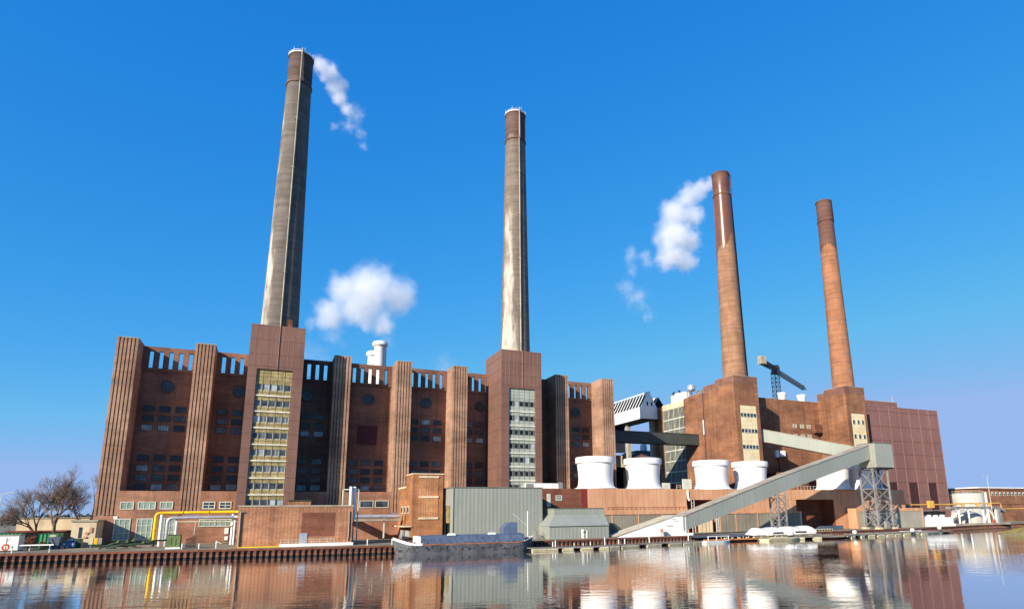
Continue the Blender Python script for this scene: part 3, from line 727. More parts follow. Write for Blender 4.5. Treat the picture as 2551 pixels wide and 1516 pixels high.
def truss(b, p, q, w, n, th=.12, m=0, tri=False):
    """square lattice from p to q"""
    p, q = Vector(p), Vector(q); d = (q - p).normalized()
    up = Vector((0, 0, 1)) if abs(d.z) < .9 else Vector((1, 0, 0))
    a = d.cross(up).normalized(); c = a.cross(d).normalized()
    offs = [(-1, -1), (1, -1), (1, 1), (-1, 1)] if not tri else [(-1, -1), (1, -1), (0, 1)]
    def pt(i, k): o = offs[k % len(offs)]; return p + (q - p) * (i / n) + a * (o[0] * w / 2) + c * (o[1] * w / 2)
    L = len(offs)
    for k in range(L): b.bar(pt(0, k), pt(n, k), th * 1.4, None, m)
    for i in range(n):
        for k in range(L):
            b.bar(pt(i, k), pt(i + 1, k + 1), th, None, m)
            b.bar(pt(i, k), pt(i, k + 1), th, None, m)
    return b
def crane():
    t = thing('tower_crane', 'dark blue tower crane with white counterweights, rising behind the brick roof', 'crane', (217.7, 220, G))
    truss(MB(), (217.7, 220, 40), (217.7, 220, 71), 2.6, 15, .15).build('mast', 'steel_dark', t)
    b = MB(); b.hexa([(216.2, 218.5, 71), (219.4, 218.5, 71), (219.4, 221.5, 71), (216.2, 221.5, 71)], [(217, 219.2, 74.5), (219.4, 219.2, 74.5), (219.4, 221, 74.5), (217, 221, 74.5)]); b.lathe([(.1, 73), (1.7, 73.2), (1.9, 74.4), (1.3, 75.8), (.1, 76)], 219.8, 221.5, 14); b.build('slewing_unit', 'steel_dark', t)
    truss(MB(), (219, 221, 73.4), (268, 250, 73.4), 2.1, 26, .13, 0, True).build('jib', 'steel_dark', t)
    b = MB(); truss(b, (216.5, 219, 73.4), (201, 211, 73.4), 1.6, 8, .2); b.bar((204, 212.5, 75.5), (217, 220, 75.2), .15); b.box(0, 0, 0, 0, 0, 0); b.build('counter_jib', 'steel_dark', t)
    b = MB(); b.box(199.6, 202.6, 209.3, 211.6, 72.2, 75.8); b.box(200.7, 200.8, 209.2, 211.7, 72.2, 75.8); b.box(201.6, 201.7, 209.2, 211.7, 72.2, 75.8)
    b.build('counterweight', 'conc', t)
crane()

# ------------------------------------------------------------------ cooling tower base building
YB = 144.0
def ct_base():
    t = thing('plant_building', 'long terracotta plant building carrying the white cooling towers on its roof', 'building', (110, YB, G))
    b = MB()
    b.box(75.4, 106.3, YB, YF - .1, 7.6, 13.2); b.box(106.3, 147.0, YB + 2.2, YF - .1, G, 13.0, 1); b.box(107.2, 147.0, YB - .02, YB + 2.2, 10.3, 13.25)
    b.box(75.4, 106.3, YB + .6, YF - .1, G, 7.6, 1)
    b.box(117.2, 146.4, YB + .05, YB + 2.2, 6.9, 10.3)
    b.box(147.0, 163.3, YB - .02, YF - .1, 10.4, 13.3); b.box(147.0, 163.3, 150, YF - .1, G, 10.4, 2); b.box(162.95, 163.29, YB + 1.2, 150, G, 10.39, 2)  # thin brick lining added to darken the sunlit side of the recess
    b.box(163.3, 196.2, YB + 1.3, YF - .1, G, 13.55)
    b.box(53, 75.4, YB + .02, YF, G, 13.1, 2); b.box(73.65, 75.4, YB - .03, YB + .02, G, 13.1, 1)
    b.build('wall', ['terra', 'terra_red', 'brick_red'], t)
    l = MB(); l.box(75.4, 106.6, YB - .25, YB + .6, 6.5, 7.6); l.box(117.2, 148, YB - .25, YB + .05, 6.4, 6.9); l.build('ledge', 'terra', t)
    c = MB(); c.box(75.0, 106.6, YB - .05, YB + .6, G, 6.5); c.box(117.2, 147.9, YB - .05, YB + 2.2, G, 6.4)
    for x in (82.5, 90.5, 98, 106.3, 117.4, 123, 131, 139): c.box(x - .12, x + .12, YB - .16, YB - .05, G, 6.5, 1)
    c.build('corrugated_panels', ['grey_wall', 'terra'], t)
    q = MB()
    for i in range(19):
        x = 81 + i * 1.4; q.bar((x, YB - .2, 7.6), (x, YB - .2, 8.55), .07)
    q.bar((81, YB - .2, 8.5), (106.2, YB - .2, 8.5), .08); q.bar((81, YB - .2, 8.05), (106.2, YB - .2, 8.05), .06)
    q.build('railing', 'terra', t)
    s = MB(); s.box(110.0, 114.7, YB - .02, YB + .3, G, 5.6)
    for k in range(1, 4): s.box(110 + k * 1.17 - .04, 110 + k * 1.17 + .04, YB - .05, YB - .02, G, 5.6, 1)
    s.build('roller_door', ['cream_render', 'joint'], t)
    for x in (115.9, 107.8):
        q = MB(); z1 = 6.6 if x > 110 else 10.2
        q.bar((x, YB - .1, G), (x, YB - .1, z1), .1); q.bar((x + .9, YB - .1, G), (x + .9, YB - .1, z1), .1)
        z = G + .5
        while z < z1: q.bar((x, YB - .1, z), (x + .9, YB - .1, z), .08); z += .75
        q.build('ladder', 'white', t)
    q = MB(); q.tube([(106.75, YB - .1, 12.8), (106.75, YB - .1, 11), (107.1, YB - .1, 10.2), (107.3, YB - .1, 10.2)], .32, 8); q.build('vent_pipe', 'white', t)
    q = MB(); q.tube([(147.6, YB - .2, 6.5), (147.6, YB - .2, G)], .16, 6); q.build('rain_pipe', 'white', t)
    q = MB(); q.box(110, 147, YF - 2, YF - .1, 13.1, 15.2); q.box(158.2, 166, 157, 168.3, 13, 19.8); q.build('roof_box', 'brick_red', t)
    win('small', t, 67.3, YB + .01, 10.75)
    q = MB(); q.box(64.0, 65.0, YB - .1, YB + .02, 8.6, 11.8); q.build('stair_window', 'frame_lt', t)
    # roof railing clutter between towers
    q = MB()
    for i in range(8): x = 103.5 + i * 1.2; q.bar((x, YB + .4, 13.2), (x, YB + .4, 14.3), .07)
    q.bar((103.5, YB + .4, 14.3), (112, YB + .4, 14.3), .07); q.bar((103.5, YB + .4, 13.8), (112, YB + .4, 13.8), .06)
    for i in range(10): x = 148 + i * 1.3; q.bar((x, YB + .4, 13.3), (x, YB + .4, 14.4), .07)
    q.bar((148, YB + .4, 14.4), (160, YB + .4, 14.4), .07); q.box(106.8, 109.8, YB + 2, YB + 2.3, 13.2, 16.1); q.box(100.5, 103.2, YB + 3, YB + 3.3, 13.2, 15)
    q.build('roof_railing', 'frame_lt', t)
    t2 = thing('portal_building', 'low grey panelled portal building with terracotta frame, at the foot of the lattice tower', 'building', (183, YB - 3, G))
    b = MB(); b.box(167.6, 198.6, YB - 3, YB - .01, 6.6, 7.6); b.box(167.6, 168.5, YB - 3, YB - .01, G, 6.6); b.box(198.0, 198.6, YB - 3, YB - .01, G, 6.6)
    b.build('frame', 'terra', t2)
    b = MB(); b.box(168.5, 198.0, YB - 2.9, YB - .01, G, 6.6)
    for x in (173, 177.5, 182, 186.5, 191): b.box(x - .1, x + .1, YB - 2.96, YB - 2.9, G, 6.6, 1)
    b.build('panels', ['panel_grey', 'steel'], t2)
ct_base()
def cooling_tower(i, x, y, r, label):
    t = thing('cooling_tower', label, 'cooling tower', (x, y, 13.2), 'white cooling tower shells'); k = r / 5.3
    z0 = 13.3 if x < 160 else 13.55
    b = MB(); b.lathe([(q * k, z0 + h) for q, h in ((5.95, 0), (5.9, .14), (5.3, .32), (4.95, .7), (4.74, 1.4), (4.66, 2.4), (4.68, 3.6), (4.82, 5.0), (4.95, 6.2), (5.02, 6.9))], x, y, 56)
    b.lathe([(4.7 * k, z0 + 8.2), (4.4 * k, z0 + 4)], x, y, 40)
    b.build('shell', 'ctower', t)
    c = MB(); c.lathe([(5.0 * k, z0 + 6.75), (5.42 * k, z0 + 6.85), (5.44 * k, z0 + 8.15), (5.3 * k, z0 + 8.42), (4.9 * k, z0 + 8.42), (4.7 * k, z0 + 8.2)], x, y, 56); c.build('rim', 'ctower_rim', t)
for i, (x, r, lb) in enumerate(((81.1, 5.3, 'white cooling tower in front of the last fluted pier, leftmost of the row'), (96.2, 5.2, 'white cooling tower with brownish rim stain, below the charcoal bridge'), (120.0, 5.3, 'white cooling tower in front of the glazed west wall corner'), (134.7, 5.3, 'white cooling tower below the cream window strip, cut by the grey conveyor'), (169.0, 5.6, 'white cooling tower half hidden behind the sloping conveyor'), (184.2, 5.4, 'white cooling tower behind the lattice legs, partly shaded, rightmost of the row'))):
    cooling_tower(i, x, 149.8, r, lb)

# ------------------------------------------------------------------ conveyor: foot, gallery, transfer house, upper gallery, supports
def foot():
    t = thing('ramp_house', 'white wedge shaped ramp house where the grey conveyor starts at the quay', 'ramp building', (84, 127, G))
    b = MB(); b.prism_y([(73.8, G), (93.2, G), (93.2, 6.0), (90.3, 6.05), (74.4, G + .25)], 127, 131.6); b.box(93.2, 95.2, 127.0, 131, G, 2.05); b.build('wall', 'white_dirty', t)
    q = MB(); q.prism_y([(73.5, G + .1), (90.2, 6.06), (93.3, 6.01), (93.3, 6.22), (90.1, 6.26), (73.3, G + .3)], 126.85, 131.75); q.build('roof_slab', 'conc_pale', t)
    q = MB(); q.box(89.2, 90.4, 126.96, 126.99, 5.2, 5.35); q.box(89.6, 91.2, 126.96, 126.99, 4.75, 4.9); q.box(87.5, 89.6, 126.96, 126.99, 3.75, 3.9); q.box(87.9, 89.4, 126.96, 126.99, 3.6, 3.66); q.build('weather_stain', 'conc', t)
    t = thing('sign', 'round red sign on a thin post in front of the white ramp', 'sign', (85.6, 126.3, G))
    q = MB(); q.lathe([(.001, 0), (.42, 0), (.42, .06), (.001, .06)], 0, 0, 24); q.v = [(x + 85.6, 126.2 - z, y + 2.75) for x, y, z in q.v]; q.build('disc', 'orange', t)
    MB().box(85.56, 85.64, 126.12, 126.15, 2.5, 3.0).build('mark', 'white', t); MB().bar((85.6, 126.3, G), (85.6, 126.3, 2.4), .08).build('post', 'steel', t)
    t = tag(MB().lathe([(.55, 0), (.55, .3), (.35, .3), (.35, 0)], 0, 0, 24).build('hose_reel', 'slate_tarp', loc=(0, 0, 0)), 'pale blue cable drum lying against the white ramp, beside the red sign', 'drum')
    t.rotation_euler = (R(90), 0, 0); t.location = (87.0, 126.6, G + .5)
foot()
GAL = [((92.4, 126.95), 5.95, 2.5), ((130.2, 130.5), 16.75, 12.6), ((168.0, 134.1), 26.45, 22.2)]
def gallery_mesh(t, pts, wdt, name='gallery'):
    P = []
    for (x, y), zt, zb in pts: P.append((Vector((x, y, 0)), zt, zb))
    d = (P[-1][0] - P[0][0]).normalized(); nn = Vector((-d.y, d.x, 0))
    b = MB(); n = len(P); ring = []
    for q, zt, zb in P:
        a = q; c = q + nn * wdt
        ring += [(a.x, a.y, zb), (c.x, c.y, zb), (c.x, c.y, zt), (a.x, a.y, zt)]
    fs = []; mi = []
    for i in range(n - 1):
        for k in range(4): fs.append((i * 4 + k, i * 4 + (k + 1) % 4, (i + 1) * 4 + (k + 1) % 4, (i + 1) * 4 + k))
    fs += [(3, 2, 1, 0), ((n - 1) * 4, (n - 1) * 4 + 1, (n - 1) * 4 + 2, (n - 1) * 4 + 3)]
    fs = [tuple(reversed(q)) for q in fs]
    b.add(ring, fs); b.build('side_walls', 'grey_clad', t)
    r_ = MB()
    for i in range(n - 1):
        (q0, a0, _), (q1, a1, _) = P[i], P[i + 1]
        A, B_, C_, D_ = q0 - nn * .15, q1 - nn * .15, q1 + nn * (wdt + .15), q0 + nn * (wdt + .15)
        r_.hexa([(A.x, A.y, a0 + .003), (B_.x, B_.y, a1 + .003), (C_.x, C_.y, a1 + .003), (D_.x, D_.y, a0 + .003)], [(A.x, A.y, a0 + .16), (B_.x, B_.y, a1 + .16), (C_.x, C_.y, a1 + .16), (D_.x, D_.y, a0 + .16)])
    r_.build('roof', 'conc', t)
t = thing('conveyor_gallery', 'long grey green enclosed conveyor gallery sloping up from white ramp to transfer house', 'conveyor', (92, 127, G)); gallery_mesh(t, GAL, 3.5)
t = thing('conveyor_gallery', 'upper grey green enclosed gallery sloping from transfer house to the brick tower', 'conveyor', (169, 138, 22)); gallery_mesh(t, [((146.3, 159.2), 33.9, 29.75), ((149.5, 156.4), 33.0, 29.0), ((169.5, 138.3), 26.1, 22.3)], 4.0)
def transfer():
    t = thing('transfer_house', 'grey green box shaped transfer house on top of the lattice tower', 'transfer house', (171.8, 135, 19.7))
    b = MB(); b.box(168, 175.5, 132, 138.5, 19.7, 26.95); b.box(167.9, 175.6, 131.9, 138.6, 26.95, 27.15, 1); b.build('cladding', ['grey_clad', 'grey_clad2'], t)
    MB().box(168.3, 175.2, 132.3, 138.2, 19.3, 19.7).build('floor_frame', 'steel_dark', t)
    t = thing('lattice_tower', 'four legged steel lattice tower carrying the transfer house', 'lattice tower', (170.2, 135.4, G))
    LG = [(167.0, 133), (173.4, 133), (173.4, 137.6), (167.0, 137.6)]; z0, z1 = 1.8, 19.3
    for x, y in LG:
        q = MB(); q.bar((x, y, z0), (x, y, z1), .46); o = q.build('leg', 'steel', t)
        MB().box(x - .8, x + .8, y - .8, y + .8, G - .05, 1.95).build('footing', 'cream_render', o)
    lv = [z0, 6.1, 9.8, 13.4, z1]
    for k in range(4):
        (xa, ya), (xb, yb) = LG[k], LG[(k + 1) % 4]; q = MB()
        for i in range(4):
            q.bar((xa, ya, lv[i]), (xb, yb, lv[i + 1]), .2); q.bar((xb, yb, lv[i]), (xa, ya, lv[i + 1]), .2)
            q.bar((xa, ya, lv[i + 1] - .1), (xb, yb, lv[i + 1] - .1), .18)
        q.build('bracing', 'steel', t)
    q = MB(); q.tube([(171.5, 134.6, 19.3), (171.5, 134.6, 8), (171.1, 134.4, 4), (171.1, 134.4, 2)], .28, 8); q.build('chute_pipe', 'steel_dark', t)
    MB().box(168.6, 170.2, 131.6, 132.5, 1.6, 3.6).build('switch_cabinet', 'steel', t)
    t = thing('trestle', 'narrow steel lattice trestle holding up the middle of the sloping conveyor', 'trestle', (127, 131, G))
    TL = [(125.6, 129.9), (128.5, 130.2), (128.2, 132.8), (125.3, 132.5)]
    for x, y in TL: MB().bar((x, y, G - .05), (x, y, 11.3 + .28 * (x - 125.6)), .36).build('leg', 'steel', t)
    for k in range(4):
        (xa, ya), (xb, yb) = TL[k], TL[(k + 1) % 4]; q = MB(); h = [G, 3.9, 6.3, 8.7, 11.2]
        for i in range(4):
            q.bar((xa, ya, h[i]), (xb, yb, h[i + 1]), .16); q.bar((xb, yb, h[i]), (xa, ya, h[i + 1]), .16); q.bar((xa, ya, h[i + 1]), (xb, yb, h[i + 1]), .14)
        q.build('bracing', 'steel', t)
transfer()

# ------------------------------------------------------------------ buildings along the quay, left to middle
def quay_buildings():
    t = thing('brick_block', 'low windowless brick block with ribbed brickwork and grey coping, on the quay edge', 'building', (5.5, 128.5, G))
    b = MB(); b.box(-4.55, 15.6, 128.5, 141, G - .1, 8.72); b.box(6.4, 12.4, 128.47, 128.5, 3.2, 7.6, 1); b.build('wall', ['brick_rib', 'brick_red'], t)
    MB().box(-4.7, 15.75, 128.4, 141.1, 8.72, 8.98).build('coping', 'conc', t)
    MB().box(6.15, 7.5, 128.42, 128.469, 1.75, 3.85).build('door', 'silver', t)
    q = MB(); q.box(-4.1, 2.8, 127.6, 128.5, G, 1.62, 1); q.box(2.8, 15.8, 127.2, 128.5, G, 1.95); q.build('ramp', ['white_dirty', 'yellow'], t)
    q = MB(); q.tube([(-4.1, 128.3, 7.9), (-4.1, 128.3, 1.6)], .13, 8); q.tube([(-4.1, 128.3, 7.8), (-3.5, 128.3, 7.8)], .1, 6); q.tube([(15.0, 128.35, 7.8), (15.0, 128.35, 3), (14.8, 128.35, 2.3), (15.3, 128.35, 1.9)], .1, 6); q.build('downpipe', 'conc', t)
    q = MB()
    for i in range(8): x = 2.9 + i * 1.35; q.bar((x, 127.3, 1.9), (x, 127.3, 2.75), .06)
    q.bar((2.9, 127.3, 2.72), (12.4, 127.3, 2.72), .06); q.bar((2.9, 127.3, 2.3), (12.4, 127.3, 2.3), .05); q.build('railing', 'frame_lt', t)
    q = MB(); q.box(4.0, 8.1, 133, 136, 8.98, 9.9); q.box(3.8, 8.3, 132.8, 136.2, 9.9, 10.05, 1); q.build('roof_hut', ['brick_rib', 'green_dk'], t)
    for i, (x, y) in enumerate(((16.35, 139.4), (17.2, 139.9))):
        o = MB().tube([(x, y, 6), (x, y, 13.0)], .33, 12).build('flue_pipe', 'white', loc=(x, y, 6)); tag(o, ('left of the two white vent flues on the rear corner of the brick block', 'right of the two white vent flues on the rear corner of the brick block')[i], 'flue', 'white vent flues')
        MB().box(x - .12, x + .12, y - .12, y + .12, G, 6.0).build('prop', 'steel', o)
    q = MB(); 
    for x in (14.75, 18.0): q.bar((x, 140, G), (x, 140, 12.45), .22)
    q.bar((14.65, 140, 12.4), (18.1, 140, 12.4), .22); q.bar((18.0, 140, 8.2), (14.75, 140, 8.2), .15)
    tag(q.build('pipe_portal', 'frame_lt', loc=(16.4, 140, G)), 'pale steel portal frame around the two white flues', 'frame')
    # pipe bridge behind the block
    t = thing('pipe_bridge', 'grey pipe bridge at first floor height between brick block and orange brick tower', 'pipe bridge', (23, 150, G))
    MB().tube([(16.2, 150, 6.7), (29, 150, 6.7)], .42, 12).build('large_pipe', 'silver', t)
    q = MB(); q.tube([(16.2, 149.6, 5.75), (29, 149.6, 5.75)], .16, 8); q.box(16, 29, 149.5, 150.5, 5.95, 6.15); q.build('walkway', 'conc', t)
    for x in (17.3, 25.3): MB().bar((x, 150, G), (x, 150, 6.3), .3).build('support', 'frame_lt', t)
    tag(MB().box(17.6, 18.9, 150.6, YF - .02, 5.3, 6.7).build('duct', 'steel_dark', loc=(18.3, 153, 5.3)), 'dark square duct running from pipe bridge into the brick facade', 'duct')
    # orange brick tower with its wing
    t = thing('brick_annex', 'orange brick tower annex with three white bands, beside the grey hall', 'building', (33, 140, G))
    b = MB(); b.box(29.6, 36.5, 140, 147, G, 15.85); b.box(29.62, 36.48, 147, YF - .05, G, 13.1)
    b.box(31.0, 35.4, 139.93, 140, 6.4, 15.4, 1); b.build('wall', ['brick_amber', 'brick_amber_rib'], t)
    q = MB(); q.box(29.45, 36.65, 139.85, 147.1, 15.85, 16.1); q.box(29.5, 36.5, 147.1, YF - .06, 13.1, 13.5); q.build('coping', 'cream_render', t)
    q = MB()
    for z in (15.3, 10.85, 6.2): q.box(30.95, 35.45, 139.8, 139.93, z - .22, z + .22)
    q.build('white_bands', 'cream_render', t)
    for y in (144.0, 147.5, 151): 
        q = MB(); q.box(29.5, 29.62, y - .9, y + .9, 7.3, 8.9, 0); q.box(29.45, 29.5, y - .7, y + .7, 7.5, 8.7, 1); q.build('side_window', ['frame_lt', 'glass'], t)
    q = MB(); q.box(27.8, 29.6, 139.8, 153, 4.35, 4.6); q.build('door_canopy', 'cream_render', t)
    q = MB(); q.box(29.5, 29.6, 142, 152, 1.6, 3.6); q.build('entrance_glazing', 'glass_b', t)
    # grey hall
    t = thing('grey_hall', 'grey green corrugated metal hall behind the barge', 'hall', (47, 134, G))
    x0, x1, y0, y1, zt = 37.3, 58.4, 134.0, 143.6, 12.7
    b = MB(); b.box(x0, x1, y0, y0 + .6, G, zt); b.box(x1 - .6, x1, y0 + .6, y1, G, zt); b.box(x0, x1 - .6, y1 - .6, y1, G, zt)
    b.box(x0, x0 + .5, y0 + .6, 136.6, G, zt); b.box(x0, x0 + .5, 141.6, y1 - .6, G, zt); b.box(x0, x0 + .5, 136.6, 141.6, 8.85, zt); b.box(x0, x1, y0, y1, zt, zt + .1); b.build('cladding', 'grey_clad', t)
    q = MB(); q.box(x0 - .1, x1 + .1, y0 - .1, y0, zt - .05, zt + .2); q.box(x0 - .12, x0, y0, y1, zt - .05, zt + .2); q.box(x0 - .1, x0 + .02, y0 - .12, y0, G, zt); q.build('roof_trim', 'grey_clad2', t)
    h = MB(); n = 13
    for i in range(n):
        y = 136.8 + i * .38
        h.bar((x0 + .3, y, 8.8), (x0 + .3, 139.1 + (y - 139.1) * .4, 5.1), .4, .08)
    h.build('door_curtain', 'span_y', t)
    MB().box(x0 + .6, x0 + .7, 136.0, 142, G, 9).build('doorway', 'black', t)
    # shed
    t = thing('grey_shed', 'grey green mansard roofed metal shed on the quay, between grey hall and white ramp', 'shed', (65, 128, G))
    b = MB(); b.box(57.4, 72.4, 128, 138, G, 4.15); b.build('wall', 'grey_clad', t)
    b = MB(); A = [(57.3, 127.9, 4.2), (72.5, 127.9, 4.2), (72.5, 138, 4.2), (57.3, 138, 4.2)]; B_ = [(60.3, 131.6, 6.75), (73.2, 131.6, 6.75), (73.2, 138, 6.75), (60.3, 138, 6.75)]
    b.hexa(A, B_); b.box(60.25, 73.3, 131.55, 138, 6.753, 8.05); b.build('roof', 'grey_clad', t)
    q = MB(); q.box(57.2, 72.6, 127.8, 128.0, 4.12, 4.22); q.box(60.1, 73.4, 131.4, 138.1, 8.05, 8.15); q.build('roof_edge', 'grey_clad2', t)
    q = MB(); q.box(65.3, 65.9, 127.93, 128, G, 3.4); q.box(66.6, 66.75, 127.8, 128, G, 3.2); q.box(65.4, 65.8, 127.6, 128, 2.9, 3.3); q.build('door', 'white', t)
    tag(MB().box(60.6, 71.0, 149, 152, 13.1, 14.65).box(60.4, 62.4, 148.9, 149, 13.1, 14.5, 1).box(69.5, 70.6, 148.7, 149, 13.2, 14.9, 1).build('roof_container', ['white', 'steel'], loc=(66, 149, 13.1)), 'long white plant container on the roof behind the grey hall', 'container')
    # stairs between hall and shed
    q = MB()
    for i in range(6): q.box(55.0 + i * .3, 55.3 + i * .3, 130, 131.2, G, 3.2 - i * .3)
    q.bar((55.0, 130, 4.1), (57, 130, 2.2), .06); q.bar((55.0, 130, 3.6), (57, 130, 1.7), .05); q.bar((55, 130, 3), (55, 130, 4.1), .06); q.bar((57, 130, 1.4), (57, 130, 2.2), .06)
    tag(q.build('metal_stair', 'steel', loc=(55.8, 130.5, G)), 'small grey metal stair between grey hall and shed', 'stairs')
    # black lean-to right of the shed
    q = MB(); q.box(72.5, 76, 132, 138, G, 4.6); q.hexa([(76, 132, G), (80.5, 132, G), (80.5, 138, G), (76, 138, G)], [(76, 132, 4.6), (76.2, 132, 4.6), (76.2, 138, 4.6), (76, 138, 4.6)])
    tag(q.build('lean_to', 'charcoal', loc=(76, 135, G)), 'dark charcoal lean to with sloping edge between shed and white ramp', 'shed')
    # annex at far left
    t = thing('gatehouse', 'small pale brick gatehouse with narrow window, against the first fluted pier', 'building', (-32, 150, G))
    b = MB(); b.box(-34.1, -30.15, 150, YF - .02, G, 6.3); b.build('wall', 'cream_render', t)
    MB().box(-34.3, -29.95, 149.8, YF - .03, 6.3, 6.62).build('roof', 'conc', t)
    MB().box(-32.9, -32.4, 149.93, 150, 3.25, 5.25).build('window', 'glass', t)
    q = MB(); q.lathe([(.001, 0), (.3, 0), (.3, .1), (.001, .1)], 0, 0, 16); q.v = [(x - 31.6, 149.95 - z, y + 4.1) for x, y, z in q.v]; q.box(-32.0, -31.5, 149.8, 150, 3.2, 3.5); q.box(-31.2, -30.7, 149.85, 150, 4.2, 5.2); q.build('wall_fitting', 'terra', t)
quay_buildings()

# ------------------------------------------------------------------ barge
def barge():
    t = thing('barge', 'old grey cargo barge with peeling hull and blue tarpaulin, moored at the quay', 'barge', (35, 116.7, 0))
    x0, x1, cy, n = 21.4, 48.7, 116.6, 40; b = MB(); ring = []
    top = []
    for i in range(n + 1):
        u = i / n; x = x0 + (x1 - x0) * u
        hw = 2.55 * min(1, (u / .10) ** .55 if u < .10 else 1, ((1 - u) / .12) ** .55 if u > .88 else 1)
        zt = 1.78 + 1.0 * max(0, (.13 - u) / .13) ** 1.5 + .85 * max(0, (u - .86) / .14) ** 1.5 - .12 * math.sin(math.pi * u)
        zt = max(zt, 1.75)
        hb = hw * .86; xs = x + (.9 * max(0, (.1 - u) / .1) if u < .1 else -1.0 * max(0, (u - .88) / .12))
        top.append((x, hw, zt))
        ring.append([(xs, cy - hb, -.5), (xs * .4 + x * .6, cy - hw * .97, .5), (x, cy - hw, zt), (x, cy + hw, zt), (xs * .4 + x * .6, cy + hw * .97, .5), (xs, cy + hb, -.5)])
    vs = [q for r_ in ring for q in r_]; fs = []
    for i in range(n):
        for k in range(5): 
            if k != 2: fs.append((i * 6 + k, (i + 1) * 6 + k, (i + 1) * 6 + k + 1, i * 6 + k + 1))
    fs += [tuple(range(6)), tuple(reversed([n * 6 + k for k in range(6)]))]
    b.add(vs, fs, 0, True); b.build('hull', 'hull', t, sharp=50)
    d = MB(); vs = []; 
    for x, hw, zt in top: vs += [(x, cy - hw, zt - .12), (x, cy + hw, zt - .12)]
    d.add(vs, [(2 * i, 2 * i + 2, 2 * i + 3, 2 * i + 1) for i in range(n)]); d.build('deck', 'orange_beam', t)
    # bulwark strip at the bow (white) and rubbing strake
    for nm, a, e, zz, hh, mt in (('bow_bulwark', 0, 7, .02, .42, 'white'), ('stern_bulwark', 36, 40, .02, .16, 'white'), ('gunwale', 7, 36, -.05, .14, 'orange_beam')):
        q = MB(); L_ = []
        for s_ in (-1, 1):
            for i in range(a, e):
                (xa, ha, za), (xb, hb, zb) = top[i], top[i + 1]
                q.bar((xa, cy + s_ * (ha + .02), za + zz), (xb, cy + s_ * (hb + .02), zb + zz), .1, hh)
        q.build(nm, mt, t)
    # hold coaming with tarpaulin
    q = MB(); m_ = 48; x0, x1 = 26.0, 46.2; vs = []; rnd = random.Random(2)
    for i in range(m_ + 1):
        x = x0 + (x1 - x0) * i / m_; wv = .05 * math.sin(i * 1.9) + rnd.uniform(-.04, .04)
        vs += [(x, cy - 2.0 + wv, 1.78), (x, cy - 1.9 - wv * .6, 2.5), (x, cy - 1.78, 3.12 - abs(wv)), (x, cy, 3.3), (x, cy + 1.78, 3.12), (x, cy + 2.0, 1.78)]
    fs = [(i * 6 + k, i * 6 + k + 1, (i + 1) * 6 + k + 1, (i + 1) * 6 + k) for i in range(m_) for k in range(5)]
    fs = [tuple(reversed(f_)) for f_ in fs] + [(0, 1, 2, 3, 4, 5), tuple(reversed([m_ * 6 + k for k in range(6)]))]
    q.add(vs, fs, 0, False); q.build('tarpaulin', 'blue_tarp', t)
    q = MB(); q.prism_y([(42.1, 3.2), (45.0, 3.2), (45.0, 5.4), (43.5, 5.4), (42.1, 4.3)], cy - 1.1, cy + 1.1); q.build('wheelhouse', 'blue_tarp', t)
    for x, y in ((31.9, cy - 1), (39.8, cy - 1)):
        q = MB(); q.hexa([(x - .75, y - .5, 3.2), (x + .75, y - .5, 3.2), (x + .75, y + .5, 3.2), (x - .75, y + .5, 3.2)], [(x - .5, y - .4, 3.55), (x + .5, y - .4, 3.55), (x + .5, y + .4, 3.55), (x - .5, y + .4, 3.55)]); q.build('hatch_cover', 'white', t)
    q = MB(); q.box(25.4, 26.0, cy - 1.9, cy + 1.9, 1.7, 3.15); q.build('bulkhead', 'white_dirty', t)
    q = MB(); q.tube([(47.6, cy, 1.8), (47.6, cy, 7.5)], .09, 8); q.bar((47.6, cy, 4.6), (44.4, cy, 7.1), .05); q.bar((47.6, cy, 7.2), (47.95, cy, 7.0), .06); q.build('mast', 'white', t)
    q = MB(); q.box(22.6, 23.4, cy - .5, cy + .5, 2.1, 2.7); q.box(24.2, 24.8, cy - .9, cy + .9, 1.9, 2.4); q.tube([(22.2, cy + .6, 2), (22.2, cy + .6, 2.9)], .12, 6); q.build('winch', 'rust', t)
barge()

# ------------------------------------------------------------------ pontoons, jetties, boats
def oriented(p, q):
    p, q = Vector((p[0], p[1], 0)), Vector((q[0], q[1], 0)); d = (q - p); L = d.length; d.normalize(); nn = Vector((-d.y, d.x, 0))
    return p, d, nn, L
def obox(b, p, d, nn, s0, s1, w0, w1, z0, z1, m=0):
    P = [p + d * s0 + nn * w0, p + d * s1 + nn * w0, p + d * s1 + nn * w1, p + d * s0 + nn * w1]
    b.hexa([(q.x, q.y, z0) for q in P], [(q.x, q.y, z1) for q in P], m)
def pontoon(label, a, e, wdt, floats, zt=.62, name='pontoon'):
    t = thing(name, label, 'pontoon', (a[0], a[1], 0)); p, d, nn, L = oriented(a, e)
    b = MB(); obox(b, p, d, nn, 0, L, 0, wdt, zt - .14, zt); obox(b, p, d, nn, 0, L, -.03, -.001, zt - .16, zt - .02, 1); b.build('deck', ['deck', 'steel'], t)
    for s0, s1 in floats:
        q = MB(); obox(q, p, d, nn, s0 * L, s1 * L - .06, -.02, .9, -.3, zt - .165); obox(q, p, d, nn, s0 * L - .05, s1 * L, -.08, -.021, .12, .2, 1); q.build('float', ['float', 'deck'], t)
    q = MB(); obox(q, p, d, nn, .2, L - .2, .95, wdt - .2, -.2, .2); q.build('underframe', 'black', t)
    return t
pontoon('near floating pontoon on cream floats, right of the barge bow end', (46.3, 111.2), (62.3, 110.3), 3.2, [(.01, .18), (.18, .33), (.39, .53), (.63, .79), (.88, 1.0)])
pontoon('second floating pontoon with cream floats in front of the white ramp', (62.6, 111.6), (90.5, 117.4), 2.6, [(.03, .12), (.14, .31), (.39, .54), (.62, .76), (.78, .88), (.89, .99)])
